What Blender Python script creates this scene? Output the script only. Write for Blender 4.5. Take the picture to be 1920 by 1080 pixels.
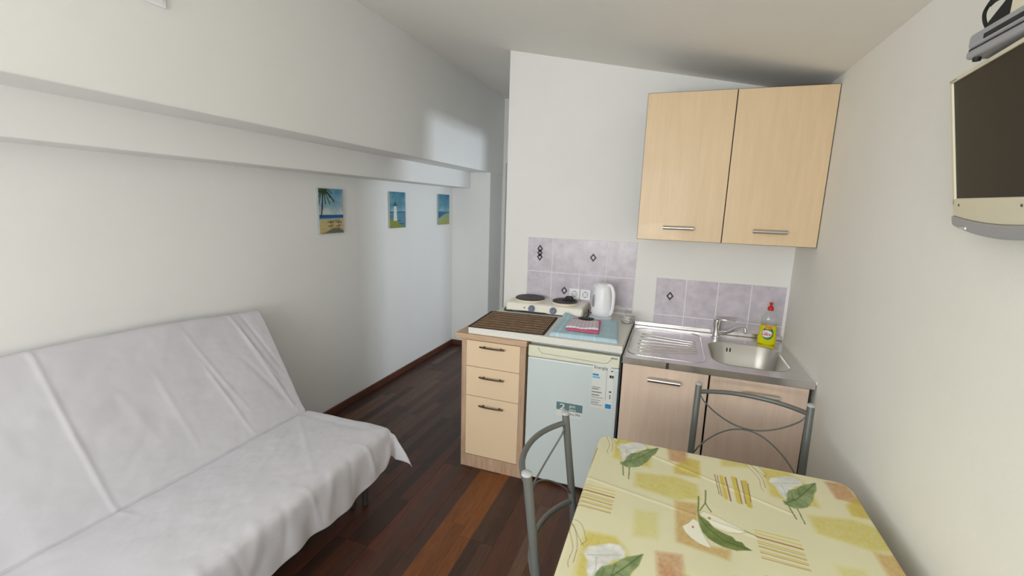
import bpy, bmesh, math, random
import numpy as np
from mathutils import Vector, Matrix

SC = bpy.context.scene
COL = SC.collection
for o in list(bpy.data.objects):
    bpy.data.objects.remove(o)
random.seed(4)
PI = math.pi

# ------------------------------------------------------------------ camera
cam_d = bpy.data.cameras.new('camera'); cam = bpy.data.objects.new('camera', cam_d); COL.objects.link(cam)
cam_d.sensor_width = 36; cam_d.lens = 838.2488 / 1920 * 36; cam_d.clip_start = .02
yaw, pit, rol = -0.340607042, -0.182112082, 0.0307234271
cy, sy, cp, sp = math.cos(yaw), math.sin(yaw), math.cos(pit), math.sin(pit)
fw = Vector((sy * cp, cy * cp, sp)); rr = Vector((cy, -sy, 0)); uu = rr.cross(fw)
r2 = rr * math.cos(rol) + uu * math.sin(rol); u2 = -rr * math.sin(rol) + uu * math.cos(rol)
M = Matrix((r2, u2, -fw)).transposed().to_4x4(); M.translation = Vector((0, 0, 1.66))
cam.matrix_world = M
SC.camera = cam
# ------------------------------------------------------------------ world, light, exposure
W = bpy.data.worlds.new('sky'); SC.world = W; W.use_nodes = True
wn = W.node_tree.nodes; bgn = wn['Background']; bgn.inputs[0].default_value = (.80, .90, 1, 1); bgn.inputs[1].default_value = 1.0

def area(name, loc, direction, sx, sz, power, color):
    l = bpy.data.lights.new(name, 'AREA'); l.shape = 'RECTANGLE'; l.size = sx; l.size_y = sz; l.energy = power; l.color = color
    o = bpy.data.objects.new(name, l); COL.objects.link(o); o.location = loc
    o.rotation_euler = Vector(direction).to_track_quat('-Z', 'Z').to_euler()
    return o
area('daylight_sky', (-.90, -2.05, 1.75), (.12, 1, -.12), 2.1, 1.1, 44, (.86, .935, 1.0))
area('daylight_terrace_bounce', (-.90, -2.06, 1.15), (.15, 1, 1.0), 2.1,   .6, 60, (1.0, .94, .84))
area('daylight_bedroom', (.68, 3.95, 1.5), (-1, 0, .02), .32, .6, 24, (.82, .91, 1))
VS = SC.view_settings
VS.view_transform = 'Standard'; VS.look = 'None'; VS.gamma = 1; VS.use_curve_mapping = False; VS.exposure = -0.11

# ------------------------------------------------------------------ materials
def lin(c):
    c = [x / 255 for x in c]
    return tuple((x / 12.92 if x <= .04045 else ((x + .055) / 1.055) ** 2.4) for x in c) + (1,)
def mat(name, col, rough=.5, metal=0, bump=0, bscale=60, var=0, vscale=8, stretch=(1, 1, 1), coat=0, trans=0, alpha=1, attr=None, ior=1.45, sheen=0, bdist=.002):
    m = bpy.data.materials.new(name); m.use_nodes = True; nt = m.node_tree; N = nt.nodes; L = nt.links
    b = N['Principled BSDF']; b.inputs['Roughness'].default_value = rough; b.inputs['Metallic'].default_value = metal
    b.inputs['Coat Weight'].default_value = coat; b.inputs['Transmission Weight'].default_value = trans; b.inputs['IOR'].default_value = ior
    b.inputs['Sheen Weight'].default_value = sheen
    c = lin(col); b.inputs['Base Color'].default_value = c
    src = None
    if attr:
        a = N.new('ShaderNodeAttribute'); a.attribute_name = attr; src = a.outputs['Color']
    tc = N.new('ShaderNodeTexCoord'); mp = N.new('ShaderNodeMapping'); mp.inputs['Scale'].default_value = stretch
    L.new(tc.outputs['Object'], mp.inputs[0])
    if var:
        n = N.new('ShaderNodeTexNoise'); n.inputs['Scale'].default_value = vscale; n.inputs['Detail'].default_value = 5; n.inputs['Roughness'].default_value = .6
        L.new(mp.outputs[0], n.inputs[0])
        r = N.new('ShaderNodeMapRange'); r.inputs[1].default_value = .3; r.inputs[2].default_value = .7; r.inputs[3].default_value = 1 - var; r.inputs[4].default_value = 1 + var
        L.new(n.outputs[0], r.inputs[0])
        mx = N.new('ShaderNodeVectorMath'); mx.operation = 'SCALE'
        if src: L.new(src, mx.inputs[0])
        else: mx.inputs[0].default_value = c[:3]
        L.new(r.outputs[0], mx.inputs['Scale']); src = mx.outputs[0]
    if src: L.new(src, b.inputs['Base Color'])
    if bump:
        n2 = N.new('ShaderNodeTexNoise'); n2.inputs['Scale'].default_value = bscale; n2.inputs['Detail'].default_value = 4
        L.new(mp.outputs[0], n2.inputs[0])
        bp = N.new('ShaderNodeBump'); bp.inputs['Strength'].default_value = bump; bp.inputs['Distance'].default_value = bdist
        L.new(n2.outputs[0], bp.inputs['Height']); L.new(bp.outputs[0], b.inputs['Normal'])
    return m

PLASTER = mat('plaster', (241, 241, 239), .85, bump=.25, bscale=22, var=.012, vscale=3, bdist=.003)
PLASTER_R = mat('plaster_right', (240, 239, 233), .85, bump=.3, bscale=30, var=.015, vscale=3, bdist=.003)
CEIL = mat('ceiling_plaster', (241, 239, 233), .9, bump=.3, bscale=16, var=.015, vscale=2, bdist=.004)
WOOD_BOARD = mat('laminate_strip', (80, 50, 35), .42, attr='tint', var=.22, vscale=9, stretch=(9, 1, 1), bump=.12, bscale=40)
DARKTRIM = mat('dark_baseboard', (98, 60, 45), .42, var=.2, vscale=8, stretch=(6, .8, 6))
MAPLE = mat('maple_laminate', (226, 200, 164), .42, var=.045, vscale=5, stretch=(9, 9, .7), coat=.1)
MAPLE_PINK = mat('pale_beech_laminate', (228, 205, 186), .42, var=.05, vscale=5, stretch=(9, 9, .7), coat=.1)
EDGE_DARK = mat('dark_edging', (60, 52, 44), .5)
OAK = mat('oak_laminate', (190, 160, 134), .5, var=.16, vscale=7, stretch=(7, 7, .8))
OAKH = mat('oak_laminate_flat', (200, 170, 140), .5, var=.14, vscale=7, stretch=(.8, 7, 7))
CREAM = mat('cream_front', (234, 209, 176), .45)
WHITE_LAM = mat('white_speckled_laminate', (230, 229, 222), .5, var=.05, vscale=120)
FRIDGE = mat('fridge_enamel', (212, 223, 224), .3, coat=.2)
FRIDGE_Y = mat('yellowed_plastic', (230, 230, 208), .4)
STEEL = mat('brushed_steel', (226, 223, 224), .24, metal=1, var=.06, vscale=30, bump=.05, bscale=120)
STEEL_B = mat('steel_bowl', (212, 210, 206), .28, metal=1)
CHROME = mat('chrome', (225, 225, 228), .08, metal=1)
ALU = mat('brushed_aluminium', (205, 203, 200), .3, metal=1)
BRONZE = mat('dark_nickel', (88, 76, 66), .35, metal=.8)
TUBE = mat('grey_painted_tube', (116, 119, 117), .38, metal=.3)
CAP = mat('grey_cap', (190, 192, 196), .5)
BLACK = mat('black_plastic', (25, 25, 26), .5)
IRON = mat('cast_iron', (72, 68, 70), .6, bump=.2, bscale=80)
OFFWHITE = mat('offwhite_enamel', (244, 241, 230), .3, coat=.2)
CREAMRING = mat('cream_ring', (236, 226, 196), .35)
WHITEP = mat('white_plastic', (246, 247, 252), .3)
GREYP = mat('grey_plastic', (150, 152, 160), .4)
DGREY = mat('dark_grey', (70, 72, 78), .4)
KNOB = mat('blue_grey_knob', (120, 128, 150), .4)
SILVERP = mat('silver_plastic', (168, 170, 176), .35, metal=.3)
TVCREAM = mat('tv_cream', (226, 220, 196), .4)
SCREEN = mat('tv_screen', (38, 37, 33), .35, ior=1.2)
TILE = mat('tile_glaze', (206, 199, 211), .25, var=.13, vscale=16, bump=.35, bscale=25, bdist=.002)
GROUT = mat('grout', (244, 242, 244), .8)
DIAM = mat('dark_inlay', (52, 48, 58), .4)
DIAML = mat('pale_inlay', (214, 210, 216), .4)
SHEET = mat('cotton_sheet', (210, 209, 216), .9, bump=.25, bscale=90, sheen=.1, bdist=.001)
FOAM = mat('mattress_cover', (120, 115, 118), .9)
DARKMET = mat('dark_sofa_metal', (95, 92, 92), .4, metal=.5)
CLOTH = mat('printed_tablecloth', (220, 220, 170), .75, attr='tint', bump=.12, bscale=60)
PAINT = mat('painted_canvas', (200, 200, 200), .6, attr='tint', bump=.3, bscale=200)
BLUECL = mat('blue_towel', (160, 212, 230), .9, attr='tint', bump=.3, bscale=160)
PINK = mat('pink_cloth', (226, 110, 150), .9, bump=.3, bscale=160)
CHECK = mat('white_check_cloth', (225, 222, 226), .9, attr='tint', bump=.3, bscale=160)
DGREEN = mat('dark_green_plastic', (28, 52, 42), .4)
BAMBOO = mat('bamboo', (190, 152, 112), .6, var=.3, vscale=25)
MATBLK = mat('mat_binding', (48, 42, 40), .8)
GLASS = mat('clear_glass', (235, 240, 240), .05, trans=1, ior=1.45)
CLEARP = mat('clear_pet', (240, 244, 243), .12, trans=.93, ior=1.05, coat=.8)
LIQUID = mat('yellow_soap', (232, 228, 20), .15, trans=.12, ior=1.33)
RED = mat('red_cap', (206, 36, 32), .35)
LGREEN = mat('label_green', (40, 130, 62), .4)
LWHITE = mat('label_white', (240, 240, 235), .5)
LRED = mat('label_red', (200, 40, 60), .4)
LORANGE = mat('label_orange', (236, 128, 50), .4)
INK = mat('print_ink', (62, 66, 72), .6)
BLUEI = mat('print_blue', (40, 140, 196), .5)
LBLUE = mat('print_light_blue', (120, 188, 222), .5)
TEAL = mat('sticker_teal', (96, 130, 134), .5)
STICK = mat('sticker_paper', (226, 229, 226), .5)
STRAP = mat('black_webbing', (30, 30, 28), .8)
CABLEW = mat('white_cable', (228, 226, 222), .45)
DOORW = mat('door_white', (225, 224, 218), .45)
WINF = mat('window_frame_white', (235, 235, 232), .4)
SEATF = mat('grey_seat_vinyl', (92, 94, 96), .6)
TABLETOP = mat('table_laminate', (198, 170, 130), .5, var=.08, vscale=6, stretch=(1, 6, 6))

# ------------------------------------------------------------------ helpers
def link(name, me, m, parent=None, smooth=False, loc=None, rot=None):
    o = bpy.data.objects.new(name, me); COL.objects.link(o)
    if m is not None:
        for mm in (m if isinstance(m, (list, tuple)) else [m]): me.materials.append(mm)
    if smooth:
        for p in me.polygons: p.use_smooth = True
    if parent is not None: o.parent = parent
    if loc: o.location = loc
    if rot: o.rotation_euler = rot
    return o
def thing(name, label, cat, loc=(0, 0, 0), rz=0, group=None):
    o = bpy.data.objects.new(name, None); COL.objects.link(o); o.location = loc; o.rotation_euler = (0, 0, rz); o.empty_display_size = .05
    o['label'] = label; o['category'] = cat
    if group: o['group'] = group
    return o
def tag(o, label, cat, group=None):
    o['label'] = label; o['category'] = cat
    if group: o['group'] = group
    return o
class MB:
    def __init__(s): s.v = []; s.f = []
    def add(s, vs, fs):
        b = len(s.v); s.v += [tuple(v) for v in vs]; s.f += [tuple(i + b for i in f) for f in fs]; return s
    def box(s, x0, x1, y0, y1, z0, z1):
        return s.add([(x, y, z) for x in (x0, x1) for y in (y0, y1) for z in (z0, z1)],
                     [(0, 1, 3, 2), (4, 6, 7, 5), (0, 4, 5, 1), (2, 3, 7, 6), (0, 2, 6, 4), (1, 5, 7, 3)])
    def tube(s, pts, r, n=12, caps=True, flat=1.0):
        pts = [Vector(p) for p in pts]; rs = r if isinstance(r, (list, tuple)) else [r] * len(pts)
        t0 = (pts[1] - pts[0]).normalized(); a = t0.orthogonal().normalized(); vs = []
        for i, p in enumerate(pts):
            t = (pts[min(i + 1, len(pts) - 1)] - pts[max(i - 1, 0)]).normalized()
            a = (a - t * a.dot(t)).normalized(); b = t.cross(a)
            for k in range(n):
                an = 2 * PI * k / n; vs.append(p + (a * math.cos(an) + b * math.sin(an) * flat) * rs[i])
        fs = []
        for i in range(len(pts) - 1):
            for k in range(n):
                k2 = (k + 1) % n; fs.append((i * n + k, i * n + k2, (i + 1) * n + k2, (i + 1) * n + k))
        if caps: fs += [tuple(reversed(range(n))), tuple(range((len(pts) - 1) * n, len(pts) * n))]
        return s.add(vs, fs)
    def lathe(s, prof, n=32, c=(0, 0, 0), sx=1, sy=1):
        vs = []; fs = []; m = len(prof)
        for (r, z) in prof:
            for k in range(n):
                a = 2 * PI * k / n; vs.append((c[0] + r * sx * math.cos(a), c[1] + r * sy * math.sin(a), c[2] + z))
        for i in range(m - 1):
            for k in range(n):
                k2 = (k + 1) % n; fs.append((i * n + k, i * n + k2, (i + 1) * n + k2, (i + 1) * n + k))
        if prof[0][0] > 1e-5: fs.append(tuple(reversed(range(n))))
        if prof[-1][0] > 1e-5: fs.append(tuple(range((m - 1) * n, m * n)))
        return s.add(vs, fs)
    def prism(s, poly, d0, d1, plane='xy'):
        n = len(poly)
        def P(a, b, d): return {'xy': (a, b, d), 'xz': (a, d, b), 'yz': (d, a, b)}[plane]
        vs = [P(a, b, d0) for a, b in poly] + [P(a, b, d1) for a, b in poly]
        return s.add(vs, [tuple(range(n)), tuple(reversed(range(n, 2 * n)))] + [(i, (i + 1) % n, n + (i + 1) % n, n + i) for i in range(n)])
    def build(s, name, m, parent=None, smooth=False, bevel=0, seg=2, loc=None, rot=None, auto=False):
        me = bpy.data.meshes.new(name); me.from_pydata(s.v, [], s.f)
        bm = bmesh.new(); bm.from_mesh(me); bmesh.ops.recalc_face_normals(bm, faces=bm.faces); bm.to_mesh(me); bm.free()
        o = link(name, me, m, parent, smooth or auto, loc, rot)
        if bevel:
            md = o.modifiers.new('b', 'BEVEL'); md.width = bevel; md.segments = seg; md.limit_method = 'ANGLE'; md.angle_limit = .6
            md.harden_normals = False
        if auto:
            sharp(me, 35)
        return o
def sharp(me, deg=35):
    bm = bmesh.new(); bm.from_mesh(me)
    for e in bm.edges:
        if len(e.link_faces) == 2 and e.calc_face_angle(0) > math.radians(deg): e.smooth = False
    bm.to_mesh(me); bm.free()
def B(name, dims, m, parent=None, bevel=0, **k): return MB().box(*dims).build(name, m, parent, bevel=bevel, **k)
def rrect(x0, x1, y0, y1, r, n=6):
    out = []
    for cx, cyy, a0 in ((x1 - r, y1 - r, 0), (x0 + r, y1 - r, 90), (x0 + r, y0 + r, 180), (x1 - r, y0 + r, 270)):
        for i in range(n + 1):
            a = math.radians(a0 + 90 * i / n); out.append((cx + r * math.cos(a), cyy + r * math.sin(a)))
    return out
def smoothpath(pts, n=8):
    P = [Vector(p) for p in pts]; out = []
    for i in range(len(P) - 1):
        p0 = P[max(i - 1, 0)]; p1 = P[i]; p2 = P[i + 1]; p3 = P[min(i + 2, len(P) - 1)]
        for k in range(n):
            t = k / n
            out.append(.5 * ((2 * p1) + (p2 - p0) * t + (2 * p0 - 5 * p1 + 4 * p2 - p3) * t * t + (3 * p1 - 3 * p2 + p3 - p0) * t ** 3))
    out.append(P[-1]); return out
def text(name, s, size, m, parent, loc, rot, ext=.0006, align='LEFT', sx=1.0):
    c = bpy.data.curves.new(name, 'FONT'); c.body = s; c.size = size; c.extrude = ext; c.align_x = align; c.resolution_u = 3
    t = bpy.data.objects.new(name, c); COL.objects.link(t); bpy.context.view_layer.update()
    me = bpy.data.meshes.new_from_object(t.evaluated_get(bpy.context.evaluated_depsgraph_get()))
    bpy.data.objects.remove(t); bpy.data.curves.remove(c)
    o = link(name, me, m, parent, False, loc, rot); o.scale = (sx, 1, 1); return o
def adopt(parent, obs):
    bpy.context.view_layer.update()
    for o in obs: o.parent = parent; o.matrix_parent_inverse = parent.matrix_world.inverted()
def struct(o): o['kind'] = 'structure'; return o
def grid_mesh(name, P, m, parent=None, colors=None, thick=0, smooth=True):
    """P: (nu,nv,3) array"""
    nu, nv = P.shape[:2]; me = bpy.data.meshes.new(name)
    idx = np.arange(nu * nv).reshape(nu, nv)
    q = np.stack([idx[:-1, :-1], idx[1:, :-1], idx[1:, 1:], idx[:-1, 1:]], -1).reshape(-1, 4)
    me.vertices.add(nu * nv); me.vertices.foreach_set('co', P.reshape(-1).astype('f4'))
    me.loops.add(q.size); me.loops.foreach_set('vertex_index', q.reshape(-1).astype('i4'))
    me.polygons.add(len(q)); me.polygons.foreach_set('loop_start', (np.arange(len(q)) * 4).astype('i4'))
    me.update(calc_edges=True)
    if colors is not None: set_tint(me, colors.reshape(-1, 3))
    o = link(name, me, m, parent, smooth)
    if thick:
        md = o.modifiers.new('s', 'SOLIDIFY'); md.thickness = thick; md.offset = -1
    return o
def s2l(c):
    c = np.clip(c, 0, 1); return np.where(c <= .04045, c / 12.92, ((c + .055) / 1.055) ** 2.4)
def set_tint(me, rgb):
    """per-vertex sRGB 0..1"""
    a = me.color_attributes.new('tint', 'FLOAT_COLOR', 'POINT')
    d = np.ones((len(rgb), 4), 'f4'); d[:, :3] = s2l(rgb); a.data.foreach_set('color', d.reshape(-1))
def vnoise(x, y, seed=0):
    xi = np.floor(x).astype(int); yi = np.floor(y).astype(int); fx = x - xi; fy = y - yi
    fx = fx * fx * (3 - 2 * fx); fy = fy * fy * (3 - 2 * fy)
    def h(a, b):
        n = (a * 374761393 + b * 668265263 + seed * 1442695) & 0x7fffffff
        n = ((n ^ (n >> 13)) * 1274126177) & 0x7fffffff
        return ((n ^ (n >> 16)) & 0xffff) / 65535.
    return (h(xi, yi) * (1 - fx) + h(xi + 1, yi) * fx) * (1 - fy) + (h(xi, yi + 1) * (1 - fx) + h(xi + 1, yi + 1) * fx) * fy
def fbm(x, y, seed=0, o=4):
    s = 0; a = .5; t = 0
    for k in range(o): s = s + a * vnoise(x * 2 ** k, y * 2 ** k, seed + k); t += a; a *= .5
    return s / t

class Paint:
    """flat print: colours evaluated at given 2-D points"""
    def __init__(s, X, Y, base): s.X = X; s.Y = Y; s.C = np.ones(X.shape + (3,)) * np.array(base) / 255.
    def mix(s, sl, a, col): s.C[sl] = s.C[sl] * (1 - a[..., None]) + np.array(col) / 255. * a[..., None]
    def sel(s, x0, x1, y0, y1): return np.nonzero((s.X > x0) & (s.X < x1) & (s.Y > y0) & (s.Y < y1))
    def poly(s, pts, col, soft=.002, alpha=1, col2=None, tex=0):
        p = np.array(pts, float); m = soft * 3
        sl = s.sel(p[:, 0].min() - m, p[:, 0].max() + m, p[:, 1].min() - m, p[:, 1].max() + m)
        x = s.X[sl]; y = s.Y[sl]
        if not len(x): return
        ins = np.zeros(x.shape, bool); d = np.full(x.shape, 9.)
        for i in range(len(p)):
            (ax, ay), (bx, by) = p[i], p[(i + 1) % len(p)]
            c = (ay > y) != (by > y)
            ins ^= c & (x < (bx - ax) * (y - ay) / (by - ay + 1e-12) + ax)
            t = np.clip(((x - ax) * (bx - ax) + (y - ay) * (by - ay)) / ((bx - ax) ** 2 + (by - ay) ** 2 + 1e-12), 0, 1)
            d = np.minimum(d, np.hypot(x - ax - t * (bx - ax), y - ay - t * (by - ay)))
        sd = np.where(ins, d, -d)
        a = np.clip(.5 + sd / (2 * soft), 0, 1) * alpha
        if tex: a = a * (1 - tex * fbm(x * 160, y * 160, 3))
        cc = np.array(col, float)[None] * np.ones((len(x), 1))
        if col2 is not None:
            k = np.clip(fbm(x * 45, y * 45, 7) * 1.6 - .3, 0, 1)[:, None]; cc = cc * (1 - k) + np.array(col2) * k
        s.C[sl] = s.C[sl] * (1 - a[:, None]) + cc / 255. * a[:, None]
    def line(s, pts, w, col, soft=.0007, alpha=1):
        p = np.array(pts, float); m = w + soft * 3
        sl = s.sel(p[:, 0].min() - m, p[:, 0].max() + m, p[:, 1].min() - m, p[:, 1].max() + m)
        x = s.X[sl]; y = s.Y[sl]
        if not len(x): return
        d = np.full(x.shape, 9.)
        for i in range(len(p) - 1):
            (ax, ay), (bx, by) = p[i], p[i + 1]
            t = np.clip(((x - ax) * (bx - ax) + (y - ay) * (by - ay)) / ((bx - ax) ** 2 + (by - ay) ** 2 + 1e-12), 0, 1)
            d = np.minimum(d, np.hypot(x - ax - t * (bx - ax), y - ay - t * (by - ay)))
        a = np.clip(.5 + (w / 2 - d) / (2 * soft), 0, 1) * alpha
        s.mix(sl, a, col)

# ================================================================== ROOM
XR, YK, XL, YF, YB = .713, 3.17, -2.4, 5.02, -1.95
def zc(x): return 2.345 + (XR - x) * .2024 if x > -1.194 else 2.731 + (-1.194 - x) * .165
# floor slab + planks
fl = struct(B('floor', (XL - .3, XR + .1, YB - .1, YF + .6, -.08, -.009), EDGE_DARK))
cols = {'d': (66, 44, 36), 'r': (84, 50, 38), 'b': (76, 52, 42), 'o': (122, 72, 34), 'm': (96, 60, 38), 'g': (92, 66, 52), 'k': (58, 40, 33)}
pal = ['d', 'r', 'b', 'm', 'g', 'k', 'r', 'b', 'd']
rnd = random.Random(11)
w = .19 / 3
nb = 0; x0 = -.699 - .19 * 9
ib = 0
while x0 < XR:
    yst = YB - rnd.uniform(0, 1.1)
    if ib == 4: yst = 2.924 - 1.28 * 4
    y = yst
    while y < YF + .1:
        ya, yb = max(y, YB), min(y + 1.28, YF + .1)
        if yb - ya > .02:
            vs = []; fs = []; tv = []
            xa, xb = max(x0, XL), min(x0 + .19, XR)
            if xb - xa > .01:
                xs = [max(xa, min(xb, x0 + k * w)) for k in range(4)]
                g = .0005
                # top strips, each with its own run of lengthwise blocks
                for k in range(3):
                    a_, b_ = xs[k], xs[k + 1]
                    if b_ - a_ < .004: continue
                    a2 = a_ + (g if k == 0 else 0); b2 = b_ - (g if k == 2 else 0)
                    yy = ya - rnd.uniform(0, .3)
                    while yy < yb:
                        y2 = yy + rnd.uniform(.45, .95)
                        c0 = pal[rnd.randrange(len(pal))]
                        xm = (a_ + b_) / 2; ym = (max(yy, ya) + min(y2, yb)) / 2
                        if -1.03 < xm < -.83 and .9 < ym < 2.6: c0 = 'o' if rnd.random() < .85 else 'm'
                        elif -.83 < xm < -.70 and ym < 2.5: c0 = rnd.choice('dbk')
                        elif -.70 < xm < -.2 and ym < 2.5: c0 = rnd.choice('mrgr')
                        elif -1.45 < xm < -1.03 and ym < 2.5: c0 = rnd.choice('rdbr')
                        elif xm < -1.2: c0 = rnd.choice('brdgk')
                        j = rnd.uniform(.88, 1.1)
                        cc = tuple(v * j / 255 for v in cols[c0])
                        n0 = len(vs)
                        u0, u1 = max(yy, ya + g), min(y2, yb - g)
                        if u1 > u0:
                            vs += [(a2, u0, 0), (b2, u0, 0), (b2, u1, 0), (a2, u1, 0)]; fs.append((n0, n0 + 1, n0 + 2, n0 + 3)); tv += [cc] * 4
                        yy = y2
                n0 = len(vs); X0, X1, Y0, Y1 = xs[0] + g, xs[3] - g, ya + g, yb - g
                vs += [(X0, Y0, 0), (X1, Y0, 0), (X1, Y1, 0), (X0, Y1, 0), (X0, Y0, -.008), (X1, Y0, -.008), (X1, Y1, -.008), (X0, Y1, -.008)]
                fs += [(n0, n0 + 4, n0 + 5, n0 + 1), (n0 + 1, n0 + 5, n0 + 6, n0 + 2), (n0 + 2, n0 + 6, n0 + 7, n0 + 3), (n0 + 3, n0 + 7, n0 + 4, n0), (n0 + 4, n0 + 7, n0 + 6, n0 + 5)]
                tv += [(.12, .09, .07)] * 8
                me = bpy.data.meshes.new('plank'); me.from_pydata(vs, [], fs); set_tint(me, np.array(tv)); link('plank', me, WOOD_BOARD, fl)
        y += 1.28
    x0 += .19; ib += 1
# ceiling (sloping)
mb = MB(); pts = [(XR + .1, zc(XR) - .02), (-1.194, zc(-1.194)), (-1.95, zc(-1.95)), (-2.7, zc(-2.7))]
mb.prism(pts + [(x, z + .1) for x, z in reversed(pts)], YB - .1, YF + .6, 'xz')
struct(mb.build('ceiling', CEIL))
# left wall: plain lower face, stepped beams above
struct(B('wall_left', (XL - .15, XL, YB, YF + .5, 0, 3.0), PLASTER))
struct(B('trim_1', (XL - .01, -2.177, YB + .02, 4.649, 1.838, 2.02), PLASTER, bevel=.006))
struct(B('trim_2', (XL - .01, -1.933, YB + .02, YF, 2.009, 3.0), PLASTER, bevel=.006))
struct(B('wall_pillar', (XL - .01, -1.937, 4.649, YF + .45, 0, 2.012), PLASTER, bevel=.005))
# kitchen wall, partition, right wall, far wall, rear wall
struct(B('wall_kitchen', (-1.19, XR + .01, YK, YK + .12, 0, 2.9), PLASTER, bevel=.004))
kw = bpy.data.objects['wall_kitchen']
mb = MB(); mb.box(-1.19, -1.09, YK + .12, 3.5, 0, 2.9); mb.box(-1.19, -1.09, 3.5, 4.32, 2.12, 2.9); mb.box(-1.19, -1.09, 4.32, YF + .5, 0, 2.9)
struct(mb.build('wall_partition', PLASTER))
mb = MB(); mb.box(XR, XR + .12, YB, 3.55, 0, 2.6); mb.box(XR, XR + .12, 3.55, 4.5, 0, .9); mb.box(XR, XR + .12, 3.55, 4.5, 2.05, 2.6); mb.box(XR, XR + .12, 4.5, YF + .5, 0, 2.6)
struct(mb.build('wall_right', PLASTER_R))
mb = MB(); mb.box(-1.937, -1.90, YF, YF + .1, 0, 3.0); mb.box(-1.90, -1.2, YF, YF + .1, 2.14, 3.0); mb.box(-1.2, XR, YF, YF + .1, 0, 3.0)
struct(mb.build('wall_far', PLASTER))
d = struct(B('door_1', (-1.895, -1.205, YF + .05, YF + .09, .005, 2.0), DOORW, bevel=.003))
B('door_panel', (-1.82, -1.28, YF + .042, YF + .05, 1.1, 1.88), DOORW, d, bevel=.004); B('door_panel', (-1.82, -1.28, YF + .042, YF + .05, .15, .95), DOORW, d, bevel=.004)
MB().tube([(-1.84, YF + .05, 1.03), (-1.84, YF + .0, 1.03), (-1.74, YF + .0, 1.03)], .008).build('door_handle', ALU, d, True)
B('door_frame', (-1.9, -1.2, YF + .03, YF + .1, 2.0, 2.14), DOORW, d, bevel=.003)
# rear wall behind the camera; unseen window raised and shifted to shape light
mb = MB(); mb.box(XL, -2.00, YB - .12, YB, 0, 3); mb.box(.20, XR, YB - .12, YB, 0, 3); mb.box(-2.00, .20, YB - .12, YB, 2.35, 3); mb.box(-2.00, .20, YB - .12, YB, 0, .85)
struct(mb.build('wall_rear', PLASTER))
wd = struct(MB().box(-2.00, -1.95, YB - .09, YB - .04, .85, 2.35).box(.15, .20, YB - .09, YB - .04, .85, 2.35).box(-2.00, .20, YB - .09, YB - .04, .85, .91).box(-2.00, .20, YB - .09, YB - .04, 2.29, 2.35).box(-.93, -.87, YB - .09, YB - .04, .85, 2.35).build('window_1', WINF))
wd2 = struct(MB().box(XR + .03, XR + .08, 3.55, 3.6, .9, 2.05).box(XR + .03, XR + .08, 4.45, 4.5, .9, 2.05).box(XR + .03, XR + .08, 3.55, 4.5, .9, .95).box(XR + .03, XR + .08, 3.55, 4.5, 2.0, 2.05).box(XR + .03, XR + .08, 4.0, 4.05, .9, 2.05).build('window_2', WINF))
struct(B('baseboard_left', (XL, XL + .014, YB, 4.649, 0, .06), DARKTRIM, bevel=.004))
struct(B('baseboard_pillar', (XL + .014, -1.937, 4.635, 4.649, 0, .06), DARKTRIM, bevel=.004))
struct(B('baseboard_right', (XR - .014, XR, YB, 2.36, 0, .06), DARKTRIM, bevel=.004))

# ------------------------------------------------------------------ wall tiles (parts of the kitchen wall)
def tile_block(xs, rows, motifs):
    for i in range(len(xs) - 1):
        for j, (zb, zt) in enumerate(rows):
            t = B('tile', (xs[i] + .0026, xs[i + 1] - .0026, YK - .0065, YK - .001, zb + .0026, zt - .0026), TILE, kw, bevel=.0012)
            if (i, j) in motifs:
                mx = (xs[i] + xs[i + 1]) / 2 + motifs[(i, j)][0]; mz = motifs[(i, j)][1]; k = motifs[(i, j)][2]
                MB_ = MB(); ML = MB()
                for dz in ([-.030, 0, .030] if k == 3 else [0]):
                    a, b = (.022, .031) if k == 3 else (.024, .031)
                    o_ = [(0, b), (a, 0), (0, -b), (-a, 0)]; f_ = .46
                    vs = [(mx + p * q, YK - .0077, mz + dz + r_ * q) for q in (1, f_) for p, r_ in o_]
                    MB_.add(vs, [(n, (n + 1) % 4, 4 + (n + 1) % 4, 4 + n) for n in range(4)])
                    ML.add([(mx + p * f_, YK - .0075, mz + dz + r_ * f_) for p, r_ in o_], [(0, 1, 2, 3)])
                MB_.build('diamond_inlay', DIAM, t); 
                if k == 1: ML.build('diamond_centre', DIAML, t)
xs = [-1.006, -.816, -.613, -.423, -.222]
B('grout', (xs[0], xs[-1], YK - .005, YK + .001, .925, 1.439), GROUT, kw)
tile_block(xs, [(1.188, 1.439), (.937, 1.188)], {(0, 0): (0, 1.325, 3), (2, 0): (0, 1.315, 1), (1, 1): (0, 1.06, 1)})
xs = [-.081, .113, .308, .503, .700]
B('grout', (xs[0], xs[-1] + .011, YK - .005, YK + .001, .868, 1.211), GROUT, kw)
tile_block(xs, [(.957, 1.211), (.875, .957)], {(0, 0): (0, 1.09, 1)})
B('caulk_strip', (XR - .008, XR + .001, YK - .01, YK, .87, 1.22), GROUT, kw)
B('cable_trunking', (-.42, -.225, YK - .014, YK - .004, .962, .982), CABLEW, kw, bevel=.002)

# ================================================================== KITCHEN
YFn = 2.415
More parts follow.
